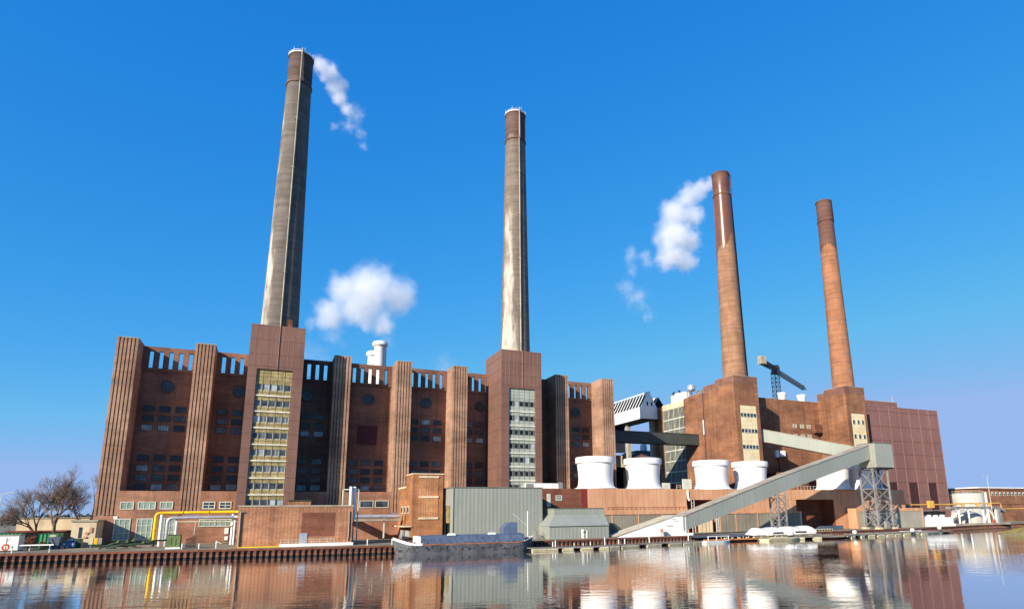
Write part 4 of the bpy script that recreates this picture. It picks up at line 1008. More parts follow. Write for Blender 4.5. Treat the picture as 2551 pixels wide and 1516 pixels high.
pontoon('long floating walkway in front of the white tarp covered boat', (112.5, 121.6), (133.2, 116.5), 2.4, [(.35, .5), (.62, .72)], .7)
pontoon('grey floating walkway with dark gaps beside the mooring fingers', (133.5, 116.6), (147, 120.6), 2.6, [(.3, .45), (.7, .85)], .75)
pontoon('far floating walkway below the lattice tower, with cream floats', (147.4, 120.8), (190, 126.2), 2.4, [(.0, .07), (.1, .18), (.2, .27), (.29, .36), (.39, .47), (.5, .57), (.6, .68), (.72, .85)], .7)
for i in range(8):
    x = 149.5 + i * 4.1; y = 123.6 + i * .6
    o = MB(); o.hexa([(x, y, .3), (x + .8, y + .1, .3), (x + 3.2, y + 6.6, .3), (x + 2.4, y + 6.5, .3)], [(x, y, .62), (x + .8, y + .1, .62), (x + 3.2, y + 6.6, .62), (x + 2.4, y + 6.5, .62)])
    o.box(x + 2.2, x + 3.4, y + 5.8, y + 6.8, -.2, .85, 1)
    tag(o.build('mooring_finger', ['conc_pale', 'float'], loc=(x, y, 0)), 'narrow mooring finger off the far walkway below the lattice tower', 'mooring finger', 'mooring fingers')
pontoon('narrow inner walkway close to the quay below the lattice tower, behind the fingers', (146, 126.2), (179, 129.4), 1.3, [(.02, .1), (.2, .28), (.4, .48), (.6, .68), (.8, .88)], .75)
for i, (x, y, h) in enumerate(((52.0, 114.4, 1.55), (52.6, 114.4, 1.75), (56.6, 114.2, 1.2), (58.6, 114.1, 1.15), (60.2, 114.1, 1.35), (63.6, 114.3, 2.1), (67.5, 115.4, 1.55), (69.2, 115.8, 1.65), (76.3, 117.4, 2.3), (88.2, 119.6, 2.0))):
    o = MB().tube([(x, y, -.4), (x, y, h)], .11 if h > 1.5 else .07, 8).build('mooring_post', 'white', loc=(x, y, 0))
    tag(o, 'slim white mooring post along the back edge of the near pontoons, one of ten', 'post', 'white mooring posts on the pontoons')
def raft():
    t = thing('work_raft', 'low raft under a slate blue tarpaulin roof with orange beam, beside the white boats', 'raft', (106, 121, 0))
    b = MB(); b.hexa([(91.5, 121.2, 1.12), (120, 121.5, 1.12), (124, 127.5, 1.35), (93, 127, 1.35)], [(91.5, 121.2, 1.2), (120, 121.5, 1.2), (124, 127.5, 1.5), (93, 127, 1.5)]); b.build('tarpaulin_roof', 'slate_tarp', t)
    MB().bar((98.5, 120.9, .55), (119, 121.4, .55), .25, .35).build('edge_beam', 'orange_beam', t)
    MB().hexa([(97.5, 121.1, -.3), (119, 121.6, -.3), (120, 126, -.3), (98, 126, -.3)], [(97.2, 121.1, .36), (119.4, 121.6, .36), (120, 126, .36), (98, 126, .36)]).build('hull', 'black', t)  # black hull block stands in for the shadow under the raft roof
    q = MB()
    for i in range(13): x = 98.8 + i * 1.65; q.bar((x, 121.2, .4), (x, 121.2, 1.12 + .0), .12); 
    for i in range(9): x = 99.5 + i * 2.2; q.box(x, x + .45, 120.85, 121.2, .72, .95)
    q.build('posts', 'float', t)
raft()
def small_boat(label, x0, x1, y, h, mat, extra=None):
    t = thing('boat', label, 'boat', ((x0 + x1) / 2, y, 0)); b = MB(); n = 14; vs = []; w_ = (x1 - x0) * .12 + .5
    for i in range(n + 1):
        u = i / n; x = x0 + (x1 - x0) * u; hw = w_ * (1 if u < .6 else max(.02, 1 - ((u - .6) / .4) ** 1.8)); zt = h * (1 + .25 * max(0, u - .6))
        vs += [(x, y - hw * .75, -.2), (x, y - hw, zt), (x, y + hw, zt), (x, y + hw * .75, -.2)]
    fs = [tuple(reversed((i * 4 + k, i * 4 + k + 1, (i + 1) * 4 + k + 1, (i + 1) * 4 + k))) for i in range(n) for k in range(3)] + [(0, 1, 2, 3), tuple(reversed([n * 4 + k for k in range(4)]))]
    b.add(vs, fs); b.build('hull', mat, t)
    if extra: extra(t)
    return t
def ex1(t):
    q = MB()
    for x in (92.8, 95.2, 98.6): q.bar((x, 118.4, .5), (x, 118.4, 1.5), .14)
    q.bar((92.6, 118.4, 1.5), (98.8, 118.4, 1.5), .1); q.build('canopy_frame', 'white', t)
    MB().box(92.3, 97.8, 118.6, 119.5, .55, .8).build('seat_cover', 'orange_beam', t)
small_boat('small white work boat with canopy posts and orange seats, between pontoon and raft', 91.6, 99.4, 118.9, .5, 'white', ex1)
def ex2(t):
    MB().box(112, 116.5, 118.4, 119.5, .6, .78).build('cover', 'float', t)
small_boat('low pale pointed boat in front of the white tarp covered vessel', 109.8, 121.0, 119.0, .52, 'float', ex2)
def tarp_boat():
    t = thing('covered_boat', 'large boat wrapped in white tarpaulin with dark window bands, near the trestle foot', 'boat', (118.5, 123, 0))
    MB().hexa([(110, 121.2, -.3), (129, 121.2, -.3), (128.5, 125, -.3), (110.5, 125, -.3)], [(109.2, 120.9, 1.3), (130.5, 120.9, 1.3), (130, 125.4, 1.3), (109.6, 125.4, 1.3)]).build('hull', 'deck', t)
    b = MB(); n = 36; vs = []; rnd = random.Random(11); k6 = 6
    for i in range(n + 1):
        u = i / n; x = 109.3 + 19.6 * u
        zt = 2.85 + .35 * u + .12 * math.sin(u * 23) - .9 * max(0, (.08 - u) / .08) - .5 * max(0, (u - .95) / .05) - (.35 if .44 < u < .5 else 0)
        o = rnd.uniform(-.08, .08)
        vs += [(x, 120.95 + o, 1.25), (x, 121.0 - o, 2.0), (x, 121.3 + o, zt - .3), (x, 122.3, zt), (x, 124.3, zt - .05), (x, 125.2, 1.25)]
    fs = [tuple(reversed((i * 6 + k, i * 6 + k + 1, (i + 1) * 6 + k + 1, (i + 1) * 6 + k))) for i in range(n) for k in range(5)] + [(0, 1, 2, 3, 4, 5), tuple(reversed([n * 6 + k for k in range(6)]))]
    b.add(vs, fs); b.build('tarpaulin', 'white_tarp', t)
    for x0, x1, z in ((114.8, 117.9, 1.75), (121.9, 125.6, 1.85)):
        q = MB(); m_ = 4
        for i in range(m_): w_ = (x1 - x0) / m_; q.box(x0 + i * w_, x0 + i * w_ + w_ * .82, 120.82, 120.93, z - .16, z + .16)
        q.build('window_band', 'black', t)
    MB().box(112.6, 114.2, 120.6, 120.9, 1.2, 1.95).box(119.2, 120.5, 120.55, 120.85, 1.1, 2.1).build('fender_board', 'white', t)
    MB().box(126, 133, 119.6, 121, .75, 1.05).build('gangway', 'deck', t)
tarp_boat()
for i, (x, y, z, lb) in enumerate(((144.3, 122.5, .75, 'round white buoy on the walkway left of the lattice tower legs'), (166.9, 122.4, .85, 'round white buoy on the walkway right of the lattice tower legs'), (181.5, 124.5, 1.2, 'round white buoy near the white equipment, rightmost of three'))):
    o = MB(); o.lathe([(.01, z), (.4, z + .12), (.58, z + .45), (.5, z + .85), (.25, z + 1.02), (.01, z + 1.05)], x, y, 16); tag(o.build('buoy', 'white', loc=(x, y, z)), lb, 'buoy', 'white buoys')
small_boat('low white flat boat moored by the far right end of the walkway', 158, 190, 128.4, .55, 'white')
small_boat('small white launch moored behind the far walkway, below the white chillers', 172.5, 183.5, 131.5, .85, 'white')
def barrier():
    t = MB(); t.box(136.2, 144.4, 129.6, 129.9, G, 2.1)
    for i in range(8): t.box(136.4 + i, 137.1 + i, 129.56, 129.6, 1.55, 1.95, 1)
    tag(t.build('barrier', ['float', 'black'], loc=(140, 129.7, 1.45)), 'beige barrier with a row of dark cut outs, right of the covered boat', 'barrier')
    tag(MB().box(149.8, 157.5, 137.5, 138.6, G, 2.6).hexa([(146.5, 137.6, G), (149.8, 137.6, G), (149.8, 138.5, G), (146.5, 138.5, G)], [(148.8, 137.6, 2.5), (149.8, 137.6, 2.5), (149.8, 138.5, 2.5), (148.8, 138.5, 2.5)]).build('covered_trough', 'slate_tarp', loc=(152, 138, G)), 'long pale blue covered trough on the ground before the dark brick recess', 'trough')
barrier()

# ------------------------------------------------------------------ right end: chillers, pipe rack, tanks, far brick hall
def right_end():
    t = thing('chiller', 'white chiller unit with four black fans on top, right of the lattice tower', 'chiller', (206, 142, G))
    MB().box(197.8, 214.8, 142, 145.5, 2.3, 4.4).build('casing', 'white', t)
    MB().box(197.5, 215.2, 141.7, 146, G, 2.3).build('plinth', 'white_dirty', t)
    q = MB()
    for i in range(4): x = 199.6 + i * 3.4; q.box(x - .9, x + .9, 142.1, 145, 4.4, 5.2 + .1 * (i % 2))
    q.box(197.8, 199.3, 142.1, 145, 4.4, 6.4); q.build('fan_housing', 'white', t)
    for i in range(4):
        x = 201.0 + i * 3.1; o = MB(); o.lathe([(1.0, 5.35), (1.25, 5.6), (1.25, 6.35), (.95, 6.4), (.15, 6.0), (.01, 6.0)], x, 142.9, 16); o.bar((x - .9, 142.9, 4.9), (x + .9, 142.9, 5.4), .12); o.build('fan', 'black', t)
    q = MB(); q.box(196.5, 212, 144.5, 144.9, 6.6, 6.8); q.bar((199, 144.7, 4), (199, 144.7, 6.7), .2); q.bar((208, 144.7, 4), (208, 144.7, 6.7), .2); q.build('top_beam', 'steel', t)
    t = thing('pipe_rack', 'grey steel pipe rack with white legs in front of the round tank', 'pipe rack', (236, 148, G))
    MB().box(222.6, 250.2, 147.6, 149.4, 7.1, 7.95).build('beam', 'steel', t)
    for x in (227.4, 232.8, 241.2, 248.5): MB().bar((x, 148, G), (x, 148, 7.1), .42).build('leg', 'white', t)
    q = MB(); q.bar((241.2, 148, 2.2), (244.8, 148, 6.9), .34); q.bar((248.5, 148, 2.2), (244.8, 148, 6.9), .34); q.bar((232.8, 148, 6.6), (236, 148, 6.9), .25); q.build('brace', 'white', t)
    q = MB(); q.hexa([(250.2, 147.6, 7.1), (254, 147.6, 5.6), (254, 149.4, 5.6), (250.2, 149.4, 7.1)], [(250.2, 147.6, 7.95), (254, 147.6, 6.4), (254, 149.4, 6.4), (250.2, 149.4, 7.95)]); q.box(249.3, 250.6, 147.5, 149.5, G, 7.1); q.build('end_frame', 'steel', t)
    q = MB(); q.tube([(197, 149, 8.6), (226.6, 149, 8.75), (227.6, 149, 8.6), (228, 149, 7.9)], .26, 10); q.tube([(228, 149.6, 9.0), (253.6, 149.6, 9.1), (254.6, 149.6, 8.9), (255, 149.6, 8.2), (255, 149.6, 7.4), (255.6, 149.6, 7.0), (290, 149.6, 7.2)], .26, 10)
    for x in (232.5, 240.9, 247.8): q.box(x - .25, x + .25, 149.0, 150, 7.95, 8.9)
    q.box(197, 198.4, 148, 149.4, 8.2, 10.6); q.box(199, 200, 148, 149.4, 8.2, 10.4); q.box(212.6, 213.6, 148.2, 149.2, 7.6, 10); q.box(214.2, 215.2, 148.2, 149.2, 7.6, 10)
    tag(q.build('gas_pipe', 'ochre', loc=(230, 149, 8)), 'ochre yellow gas pipe crossing the pipe rack and running right', 'pipe')
    t = thing('storage_tank', 'round pale grey storage tank with railing behind the pipe rack', 'tank', (264, 171, G))
    cx, cy, r = 264.0, 168, 6.2
    b = MB(); b.lathe([(r, G), (r, 13.1), (r - .1, 13.25), (.01, 13.9)], cx, cy, 48); b.build('shell', 'tank_grey', t)
    q = MB()
    for k in range(26):
        a = 2 * math.pi * k / 26; q.bar((cx + math.cos(a) * r, cy + math.sin(a) * r, 13), (cx + math.cos(a) * r, cy + math.sin(a) * r, 14.4), .12)
    q.lathe([(r - .05, 14.3), (r + .05, 14.3), (r + .05, 14.42), (r - .05, 14.42)], cx, cy, 26); q.build('railing', 'conc', t)
    q = MB(); a = R(-75)
    for k, dx in enumerate((0, .8, 1.6)): q.tube([(cx + r * .72 + dx, cy - r * .72, G), (cx + r * .72 + dx, cy - r * .72, 13.8)], .16, 6)
    q.build('riser_pipes', 'white', t)
    t = tag(MB().lathe([(8.5, G), (8.3, 3), (7.2, 4.9), (5.4, 6.0), (2.6, 6.7), (.01, 6.9)], 243.0, 158.5, 40).build('dome_tank', 'tank_grey', loc=(243, 158.5, G)), 'low domed pale tank behind the white rack legs', 'tank')
    q = MB(); q.bar((229, 147.0, 2.0), (236, 150, 6.8), .6, .5); q.bar((229.6, 146.9, 1.8), (236.6, 149.9, 6.4), .2, .2)
    tag(q.build('stair', 'steel_dark', loc=(232, 148, G)), 'dark sloping stair inside the white legged pipe rack', 'stairs')
    t = thing('brick_hall', 'far brick factory hall with white roof edge and window row, at the right edge', 'building', (310, 180, G))
    MB().box(288, 380, 180, 200, G, 15.3).build('wall', 'brick_orange', t)
    MB().box(292, 381, 179.6, 200.2, 16.2, 16.7).build('roof_edge', 'white', t); MB().box(293, 380, 179.8, 200, 15.3, 16.2).build('clerestory_wall', 'brick_red', t)
    for i in range(14):
        q = MB(); x = 301 + i * 2.9; q.box(x, x + 1.5, 179.93, 180, 12.9, 14.5); q.box(x + .2, x + 1.3, 179.9, 179.93, 13.1, 13.9, 1); q.build('window', ['frame_lt', 'glass'], t)
    q = MB(); q.box(295, 360, 179.85, 180, 8.9, 9.2); q.build('string_course', 'brick_red', t)
    MB().box(303, 306.5, 179.9, 180, G, 7.5).build('door', 'steel', t)
    tag(MB().box(243.5, 247.5, 163, 168, G, 12.2).box(243.3, 247.7, 162.8, 168.2, 12.2, 12.5, 1).build('brick_hut', ['brick_orange', 'conc'], loc=(245, 165, G)), 'narrow orange brick hut between boiler house and round tank', 'building')
    tag(MB().box(236.2, 262, 185, 200, G, 14.5).build('brick_shed', 'brick_red', loc=(250, 190, G)), 'low red brick shed behind the round tank, right of boiler house', 'building')
    def lamp(x, y, z0, z1, arms, label):
        t = thing('street_lamp', label, 'lamp post', (x, y, z0)); MB().tube([(x, y, z0), (x, y, z1)], .12, 8, r2=.06).build('pole', 'frame_lt', t)
        for s_ in arms: MB().bar((x, y, z1), (x + s_ * 1.6, y, z1 + .25), .1).box(min(x + s_ * .9, x + s_ * 1.9), max(x + s_ * .9, x + s_ * 1.9), y - .12, y + .12, z1 + .2, z1 + .3).build('lamp_head', 'frame_lt', t)
    lamp(244, 146.5, G, 18.8, (-1, 1), 'tall thin double armed lamp post beside the pipe rack')
    lamp(-48.7, 160, G, 11.9, (1,), 'thin lamp post at the left edge behind the bare trees')
    q = MB(); q.box(216, 252, 145.4, 146.3, G, 2.1); tag(q.build('parapet_wall', 'conc', loc=(234, 146, G)), 'low pale concrete parapet in front of the pipe rack', 'wall')
    q = MB(); q.box(241.6, 242.5, 145.2, 145.4, 2.1, 3.1); q.bar((242, 145.3, G), (242, 145.3, 2.1), .1); tag(q.build('lifebuoy_box', 'orange', loc=(242, 145.3, 2.1)), 'small red orange box on the parapet by the pipe rack', 'box')
right_end()

# island with reeds
def island():
    b = MB(); n = 28; rings = [(1.0, -.15), (.86, .25), (.6, .9), (.3, 1.35), (.02, 1.5)]; vs = []
    for k, z in rings:
        for i in range(n): a = 2 * math.pi * i / n; vs.append((203 + 15 * k * math.cos(a) * (1 + .1 * math.sin(3 * a)), 111.5 + 4.2 * k * math.sin(a), z))
    fs = [(j * n + i, j * n + (i + 1) % n, (j + 1) * n + (i + 1) % n, (j + 1) * n + i) for j in range(len(rings) - 1) for i in range(n)]
    b.add(vs, fs, 0, True); tag(b.build('island', 'ground'), kind='structure')
    g_ = MB(); rnd = random.Random(4)
    for i in range(2600):
        a = rnd.uniform(0, 6.283); k = math.sqrt(rnd.random()); x = 203 + 13.8 * k * math.cos(a); y = 111.5 + 3.8 * k * math.sin(a)
        z = 1.4 * (1 - k ** 1.6); h = rnd.uniform(.35, .9); dx, dy = rnd.uniform(-.35, .35), rnd.uniform(-.35, .35); w_ = .06
        g_.add([(x - w_, y, z), (x + w_, y, z), (x + dx, y + dy, z + h)], [(0, 1, 2)])
    tag(g_.build('reeds', 'grass'), kind='stuff')
    MB().hexa([(190.5, 109.3, -.1), (199, 108.0, -.1), (200, 108.6, -.1), (191.5, 109.9, -.1)], [(190.5, 109.3, .22), (199, 108.0, .22), (200, 108.6, .22), (191.5, 109.9, .22)])
island()

# ------------------------------------------------------------------ left end: pipes, cabinets, containers, car, rail
def bend(pts, r=.7, k=6):
    P = [Vector(q) for q in pts]; out = [P[0]]
    for a, b, c in zip(P[:-2], P[1:-1], P[2:]):
        u, v = (a - b).normalized(), (c - b).normalized(); s_, e = b + u * r, b + v * r
        for i in range(k + 1): t_ = i / k; out.append((1 - t_) ** 2 * s_ + 2 * t_ * (1 - t_) * b + t_ * t_ * e)
    out.append(P[-1]); return out
def left_end():
    t = thing('gas_pipe', 'thick yellow gas pipe rising and running right above the white pipes', 'pipe', (-19.7, 145, G))
    MB().tube(bend([(-19.6, 145, 2.6), (-19.6, 145, 7.8), (-5.0, 145, 7.95), (-4.6, 141, 7.95)], .75), .28, 14).build('pipe', 'yellow', t)
    MB().tube([(-19.6, 145, G), (-19.6, 145, 2.6)], .3, 12).build('riser', 'green_dk', t)
    for p, q in (((-19.6, 145, 4.6), (-19.6, 145, 4.75)), ((-15.2, 145, 7.84), (-15.05, 145, 7.84)), ((-10.6, 145, 7.88), (-10.45, 145, 7.88)), ((-19.6, 145, 2.55), (-19.6, 145, 2.75))): MB().tube([p, q], .4, 14).build('flange', 'yellow', t)
    for x in (-18.6, -6.0): MB().tube([(x, 145, G), (x, 145, 7.5)], .26, 12).build('support_post', 'white', t)
    t = tag(MB().tube(bend([(-17.4, 144.2, G), (-17.4, 144.2, 6.85), (-5.0, 144.2, 6.95), (-4.6, 141, 6.95)], .9), .3, 14).build('heating_pipe', 'silver', loc=(-17, 144, G)), 'thick silver jacketed pipe bent over beneath the yellow gas pipe', 'pipe')
    t = thing('pipe_support', 'thin pale pipe rail on white posts beneath the silver pipe', 'pipe', (-15, 143.6, G))
    MB().tube([(-16.2, 143.6, 6.1), (-5.2, 143.6, 6.0)], .13, 8).build('pipe', 'float', t)
    for x in (-15.8, -5.5): MB().tube([(x, 143.6, G), (x, 143.6, 6.3)], .2, 8).build('post', 'white', t)
    MB().tube([(-12.5, 143.6, 6), (-12.6, 143.6, 3.5)], .07, 6).build('drop_pipe', 'frame_lt', t)
    t = thing('switch_cabinet', 'olive green switch cabinet on a white plinth at the quay', 'cabinet', (-14.7, 131, G))
    b = MB(); b.box(-15.7, -13.65, 131.5, 134, 1.75, 3.85); b.box(-15.0, -14.95, 131.46, 131.5, 2.2, 3.4, 1); b.box(-14.3, -14.25, 131.46, 131.5, 2.0, 3.2, 1); b.box(-15.75, -13.6, 131.45, 134.05, 3.85, 3.92, 1); b.build('body', ['green', 'green_dk'], t)
    MB().box(-15.85, -13.5, 131.3, 134, G, 1.75).build('plinth', 'white', t)
    q = MB()
    for i in range(12): x = -12.9 + i * .14; q.bar((x, 134, G), (x, 134, 3.1 + .04 * i), .06)
    q.bar((-12.9, 134, 3.0), (-11.3, 134, 3.5), .06); q.bar((-12.9, 134, 1.7), (-11.3, 134, 1.7), .06)
    tag(q.build('fence_panel', 'steel_dark', loc=(-12, 134, G)), 'short dark metal fence panel right of the green cabinet', 'fence')
    for i, (x, y, h) in enumerate(((-13.0, 129.2, 1.0), (-10.35, 129.0, .95), (-7.65, 129.0, 1.35), (18.0, 124, 1.1), (22.5, 123.5, 1.15))):
        t = thing('bollard', ('white quay post beside the green cabinet', 'white quay post between green cabinet and brick block', 'white quay post with a short side arm near the brick block', 'white quay post right of the brick block', 'white quay post nearest the barge bow')[i], 'post', (x, y, G), 'white quay posts')
        MB().tube([(x, y, G), (x, y, G + h)], .09, 8).build('post', 'white', t); MB().lathe([(.01, G + h * .55), (.15, G + h * .58), (.15, G + h * .68), (.01, G + h * .7)], x, y, 8).build('collar', 'white', t)
        if i == 2: MB().bar((x, y, G + 1.2), (x + .8, y, G + .8), .1).build('arm', 'white', t)
    # green valves and pipework on the ground
    t = thing('pipework', 'tangle of dark green pipes and valves on the ground before the gatehouse windows', 'pipework', (-23, 140, G))
    q = MB()
    for pts in ([(-28.6, 141, 2.2), (-26.8, 141, 1.75), (-25.2, 141, 2.4), (-22.8, 141, 2.45), (-19.7, 142, 2.3)], [(-26.2, 140, 1.5), (-24.6, 140, 1.95), (-23, 140, 2.15), (-20, 140, 2.15), (-19.0, 140.5, 2.35)], [(-25.6, 139, 1.5), (-24.4, 139, 2.0), (-23.2, 139, 2.2), (-21.4, 139, 1.7)], [(-28.4, 142, 1.9), (-23, 142, 1.8), (-19.5, 142, 2.6), (-17, 143, 2.7)]):
        q.tube(bend(pts, .5, 4), .17, 8)
    q.build('pipes', 'green_dk', t)
    for x, y, z in ((-24.6, 141, 2.5), (-23.1, 140.6, 2.5), (-22.2, 141, 2.7), (-20.4, 140, 2.3), (-19.6, 141, 2.9)): MB().lathe([(.01, z), (.32, z), (.34, z + .18), (.1, z + .2), (.1, z + .45), (.01, z + .46)], x, y, 10).build('valve', 'green', t)
    for x in (-27.5, -25.3, -23.4, -21.2): MB().box(x - .25, x + .25, 139.4, 141.6, G, 1.65).build('sleeper', 'conc', t)
    for i, (x0, x1, m_, lb) in enumerate(((-30.2, -29.55, 'float', 'beige meter box beside the yellow one, before the gatehouse'), (-29.4, -28.8, 'yellow', 'bright yellow meter box in front of the gatehouse'), (-28.7, -28.15, 'steel', 'grey meter box right of the yellow one'))):
        t = thing('meter_box', lb, 'meter box', ((x0 + x1) / 2, 146, G), 'meter boxes before the gatehouse'); MB().box(x0, x1, 145.8, 146.4, 2.1, 3.25).build('casing', m_, t); MB().bar(((x0 + x1) / 2, 146.1, G), ((x0 + x1) / 2, 146.1, 2.1), .14).build('post', 'steel', t)
    tag(MB().box(-33.0, -31.75, 147.5, 149, G, 3.15).box(-33.05, -31.7, 147.45, 147.5, G, 3.2, 1).build('cage', ['conc', 'green_dk'], loc=(-32.4, 148, G)), 'pale mesh cage against the gatehouse front', 'cage')
    # rail, life ring
    t = thing('guard_rail', 'low white guard rail on short posts at the left quay edge', 'guard rail', (-36, 130.5, G))
    MB().bar((-45, 131.6, 2.72), (-31.8, 130.6, 2.72), .14, .2).build('beam', 'white', t)
    for x in (-43.5, -40.5, -37.5, -35.2, -32.5): MB().bar((x, 131.4, G), (x, 131.4, 2.65), .16).build('post', 'frame_lt', t)
    o = MB(); k_ = 20; vs = []; fs = []
    for i in range(k_):
        a = 2 * math.pi * i / k_
        for j in range(8): b_ = 2 * math.pi * j / 8; rr_ = .42 + .13 * math.cos(b_); vs.append((-37.95 + rr_ * math.cos(a), 129.9 + .13 * math.sin(b_), 2.5 + rr_ * math.sin(a)))
    fs = [(i * 8 + j, i * 8 + (j + 1) % 8, ((i + 1) % k_) * 8 + (j + 1) % 8, ((i + 1) % k_) * 8 + j) for i in range(k_) for j in range(8)]
    o.add(vs, fs, 0, True); tag(o.build('life_ring', 'orange', loc=(-37.95, 129.9, 2.5)), 'orange red life ring hanging on a post at the left quay edge', 'life ring')
    tag(MB().bar((-37.95, 130.05, G), (-37.95, 130.05, 4.0), .09).bar((-37.95, 130.05, 3.4), (-37.5, 130.05, 3.9), .06).build('ring_post', 'rust', loc=(-37.95, 130, G)), 'thin forked post carrying the orange life ring', 'post')
    # white container, green containers, car, sheds
    t = thing('white_container', 'white box container at the far left behind the guard rail', 'container', (-42, 140, G)); MB().box(-47, -39.2, 140, 143, 1.6, 4.1).build('body', 'white', t); MB().box(-47, -39.1, 139.9, 143.1, 4.1, 4.22).build('lid', 'conc', t)
    for x0, x1, y, z1, lb in ((-50, -41.8, 150, 4.4, 'green corrugated container roof edge behind the white container'), (-38.6, -35.5, 148, 4.25, 'bright green corrugated container behind the russet shrub')):
        t = thing('green_container', lb, 'container', ((x0 + x1) / 2, y, G), 'green containers by the trees'); MB().box(x0, x1, y, y + 3, G, z1).build('body', 'green_cont', t); MB().box(x0 - .05, x1 + .05, y - .05, y, z1 - .12, z1 + .02).build('top_rail', 'green_dk', t)
        if x0 > -40: MB().box(-36.8, -35.9, y - .06, y - .052, 3.4, 4.0).build('panel', 'float', t)
    t = thing('skip', 'dark blue covered skip between green container and gatehouse', 'skip', (-35.5, 145, G)); MB().hexa([(-36.1, 145, G), (-34.7, 145, G), (-34.7, 146.6, G), (-36.1, 146.6, G)], [(-36.3, 144.9, 3.6), (-34.4, 144.9, 3.6), (-34.4, 146.7, 3.6), (-36.3, 146.7, 3.6)]).build('tub', 'slate_tarp', t); MB().bar((-35.9, 144.8, 3.4), (-35.2, 144.8, 2.0), .08).build('strut', 'steel', t)
    t = thing('parked_car', 'blue car parked nose out beside the gatehouse', 'car', (-33.6, 146, G))
    q = MB(); q.prism_y([(-34.3, 1.75), (-32.4, 1.75), (-32.4, 2.5), (-34.3, 2.5)], 146, 150); q.hexa([(-34.2, 146.8, 2.5), (-32.5, 146.8, 2.5), (-32.5, 149.8, 2.5), (-34.2, 149.8, 2.5)], [(-34.0, 147.7, 3.0), (-32.7, 147.7, 3.0), (-32.7, 149.3, 3.0), (-34.0, 149.3, 3.0)]); q.build('body', 'blue_car', t)
    MB().add([(-34.05, 146.85, 2.54), (-32.65, 146.85, 2.54), (-32.8, 147.6, 2.95), (-33.9, 147.6, 2.95)], [(0, 1, 2, 3)]).build('windscreen', 'glass', t)
    for x in (-34.0, -32.7):
        for y in (146.8, 149.2): q = MB(); q.tube([(x - .1, y, 1.75), (x + .1, y, 1.75)], .3, 12); q.build('wheel', 'black', t)
    for x in (-34.0, -32.75): MB().box(x - .15, x + .15, 145.97, 146, 2.15, 2.35).build('headlight', 'white', t)
    t = thing('red_roof_shed', 'long dark shed with red roof edge behind the trees', 'shed', (-40, 160, G)); MB().box(-47, -35, 160, 165, G, 4.3).build('wall', 'black', t); MB().box(-47.2, -34.8, 159.8, 165.2, 4.3, 4.55).build('roof', 'redroof', t)
    t = thing('cream_shed', 'cream walled building behind the bare trees, left of gatehouse', 'building', (-40, 172, G)); MB().box(-49, -36, 172, 180, G, 7.0).build('wall', 'cream_render', t); MB().box(-49.2, -35.8, 171.8, 180.2, 7.0, 7.2).build('roof', 'conc', t)
    tag(MB().box(-36.9, -36.2, 143, 143.4, G, 2.9).bar((-37.9, 143.2, G), (-36.2, 143.2, 3.4), .08).build('signboard', 'orange_beam', loc=(-36.6, 143.2, G)), 'small brown board propped below the russet shrub', 'board')
left_end()

# ------------------------------------------------------------------ trees
def tree(x, y, h, spread, seed, label, mt='bark', mtw='twig', levels=5, trunk_h=.22, nb=(4, 5), droop=0., r0=.32, name='bare_tree', cat='tree', group='bare trees left of the power house'):
    rnd = random.Random(seed); t = thing(name, label, cat, (x, y, G), group); tr = MB(); cr = MB()
    def grow(p, d, L, r, lv):
        n = 3; P = [p]; q = p
        for i in range(n):
            d = (d + Vector((rnd.uniform(-.16, .16), rnd.uniform(-.16, .16), rnd.uniform(-.05, .12) - droop))).normalized(); q = q + d * (L / n); P.append(q)
        tgt = tr if lv == 0 else cr
        tgt.tube(P, r, 6 if lv < 2 else 3, 0, False, r2=r * .62)
        if lv >= levels: return
        k = rnd.randint(*nb)
        for i in range(k):
            f_ = rnd.uniform(.45, 1.0) if i else 1.0; j = min(n - 1, int(f_ * n)); base = P[j] + (P[min(j + 1, n)] - P[j]) * (f_ * n - j)
            a = rnd.uniform(0, 6.283); sp = spread * rnd.uniform(.55, 1.1) * (1 if i else .5)
            side = d.cross(Vector((math.cos(a), math.sin(a), .3))).normalized()
            nd = (d * math.cos(sp) + side * math.sin(sp)).normalized()
            grow(base, nd, L * rnd.uniform(.6, .82), r * rnd.uniform(.5, .66), lv + 1)
    grow(Vector((x, y, G - .1)), Vector((rnd.uniform(-.06, .06), 0, 1)).normalized(), h * trunk_h, r0, 0)
    tr.build('trunk', mt, t); cr.build('crown', mtw, t)
tree(-38.8, 158, 19.5, .6, 21, 'broad bare tree with dark trunk, left of the gatehouse', r0=.38, trunk_h=.27, levels=7, nb=(3, 4))
tree(-34.6, 162, 19, .5, 5, 'slender bare tree nearest the first fluted pier', r0=.32, trunk_h=.3, levels=7, nb=(3, 4))
tree(-43.0, 163, 16, .62, 8, 'wide bare tree left of the broad one, half hidden', r0=.28, trunk_h=.26, levels=6, nb=(4, 4))
tree(-45.5, 155, 7.5, .7, 13, 'dense grey brown thicket tree at the left edge', r0=.2, trunk_h=.18, levels=5, nb=(4, 5), mtw='twig')
tree(-42.0, 152, 7.0, .75, 14, 'dense grey brown thicket shrub behind the white container', r0=.18, trunk_h=.16, levels=5, nb=(4, 5), mtw='twig', name='bare_shrub', cat='shrub', group='bare shrubs by the containers')
tree(-39.3, 146, 5.6, .8, 15, 'russet twiggy shrub in front of the green container', r0=.14, trunk_h=.16, levels=5, nb=(4, 6), mtw='twig_red', name='bare_shrub', cat='shrub', group='bare shrubs by the containers')
tree(-37.6, 149, 4.6, .8, 16, 'low brown shrub between green container and white container', r0=.12, trunk_h=.16, levels=5, nb=(4, 5), mtw='twig_red', name='bare_shrub', cat='shrub', group='bare shrubs by the containers')
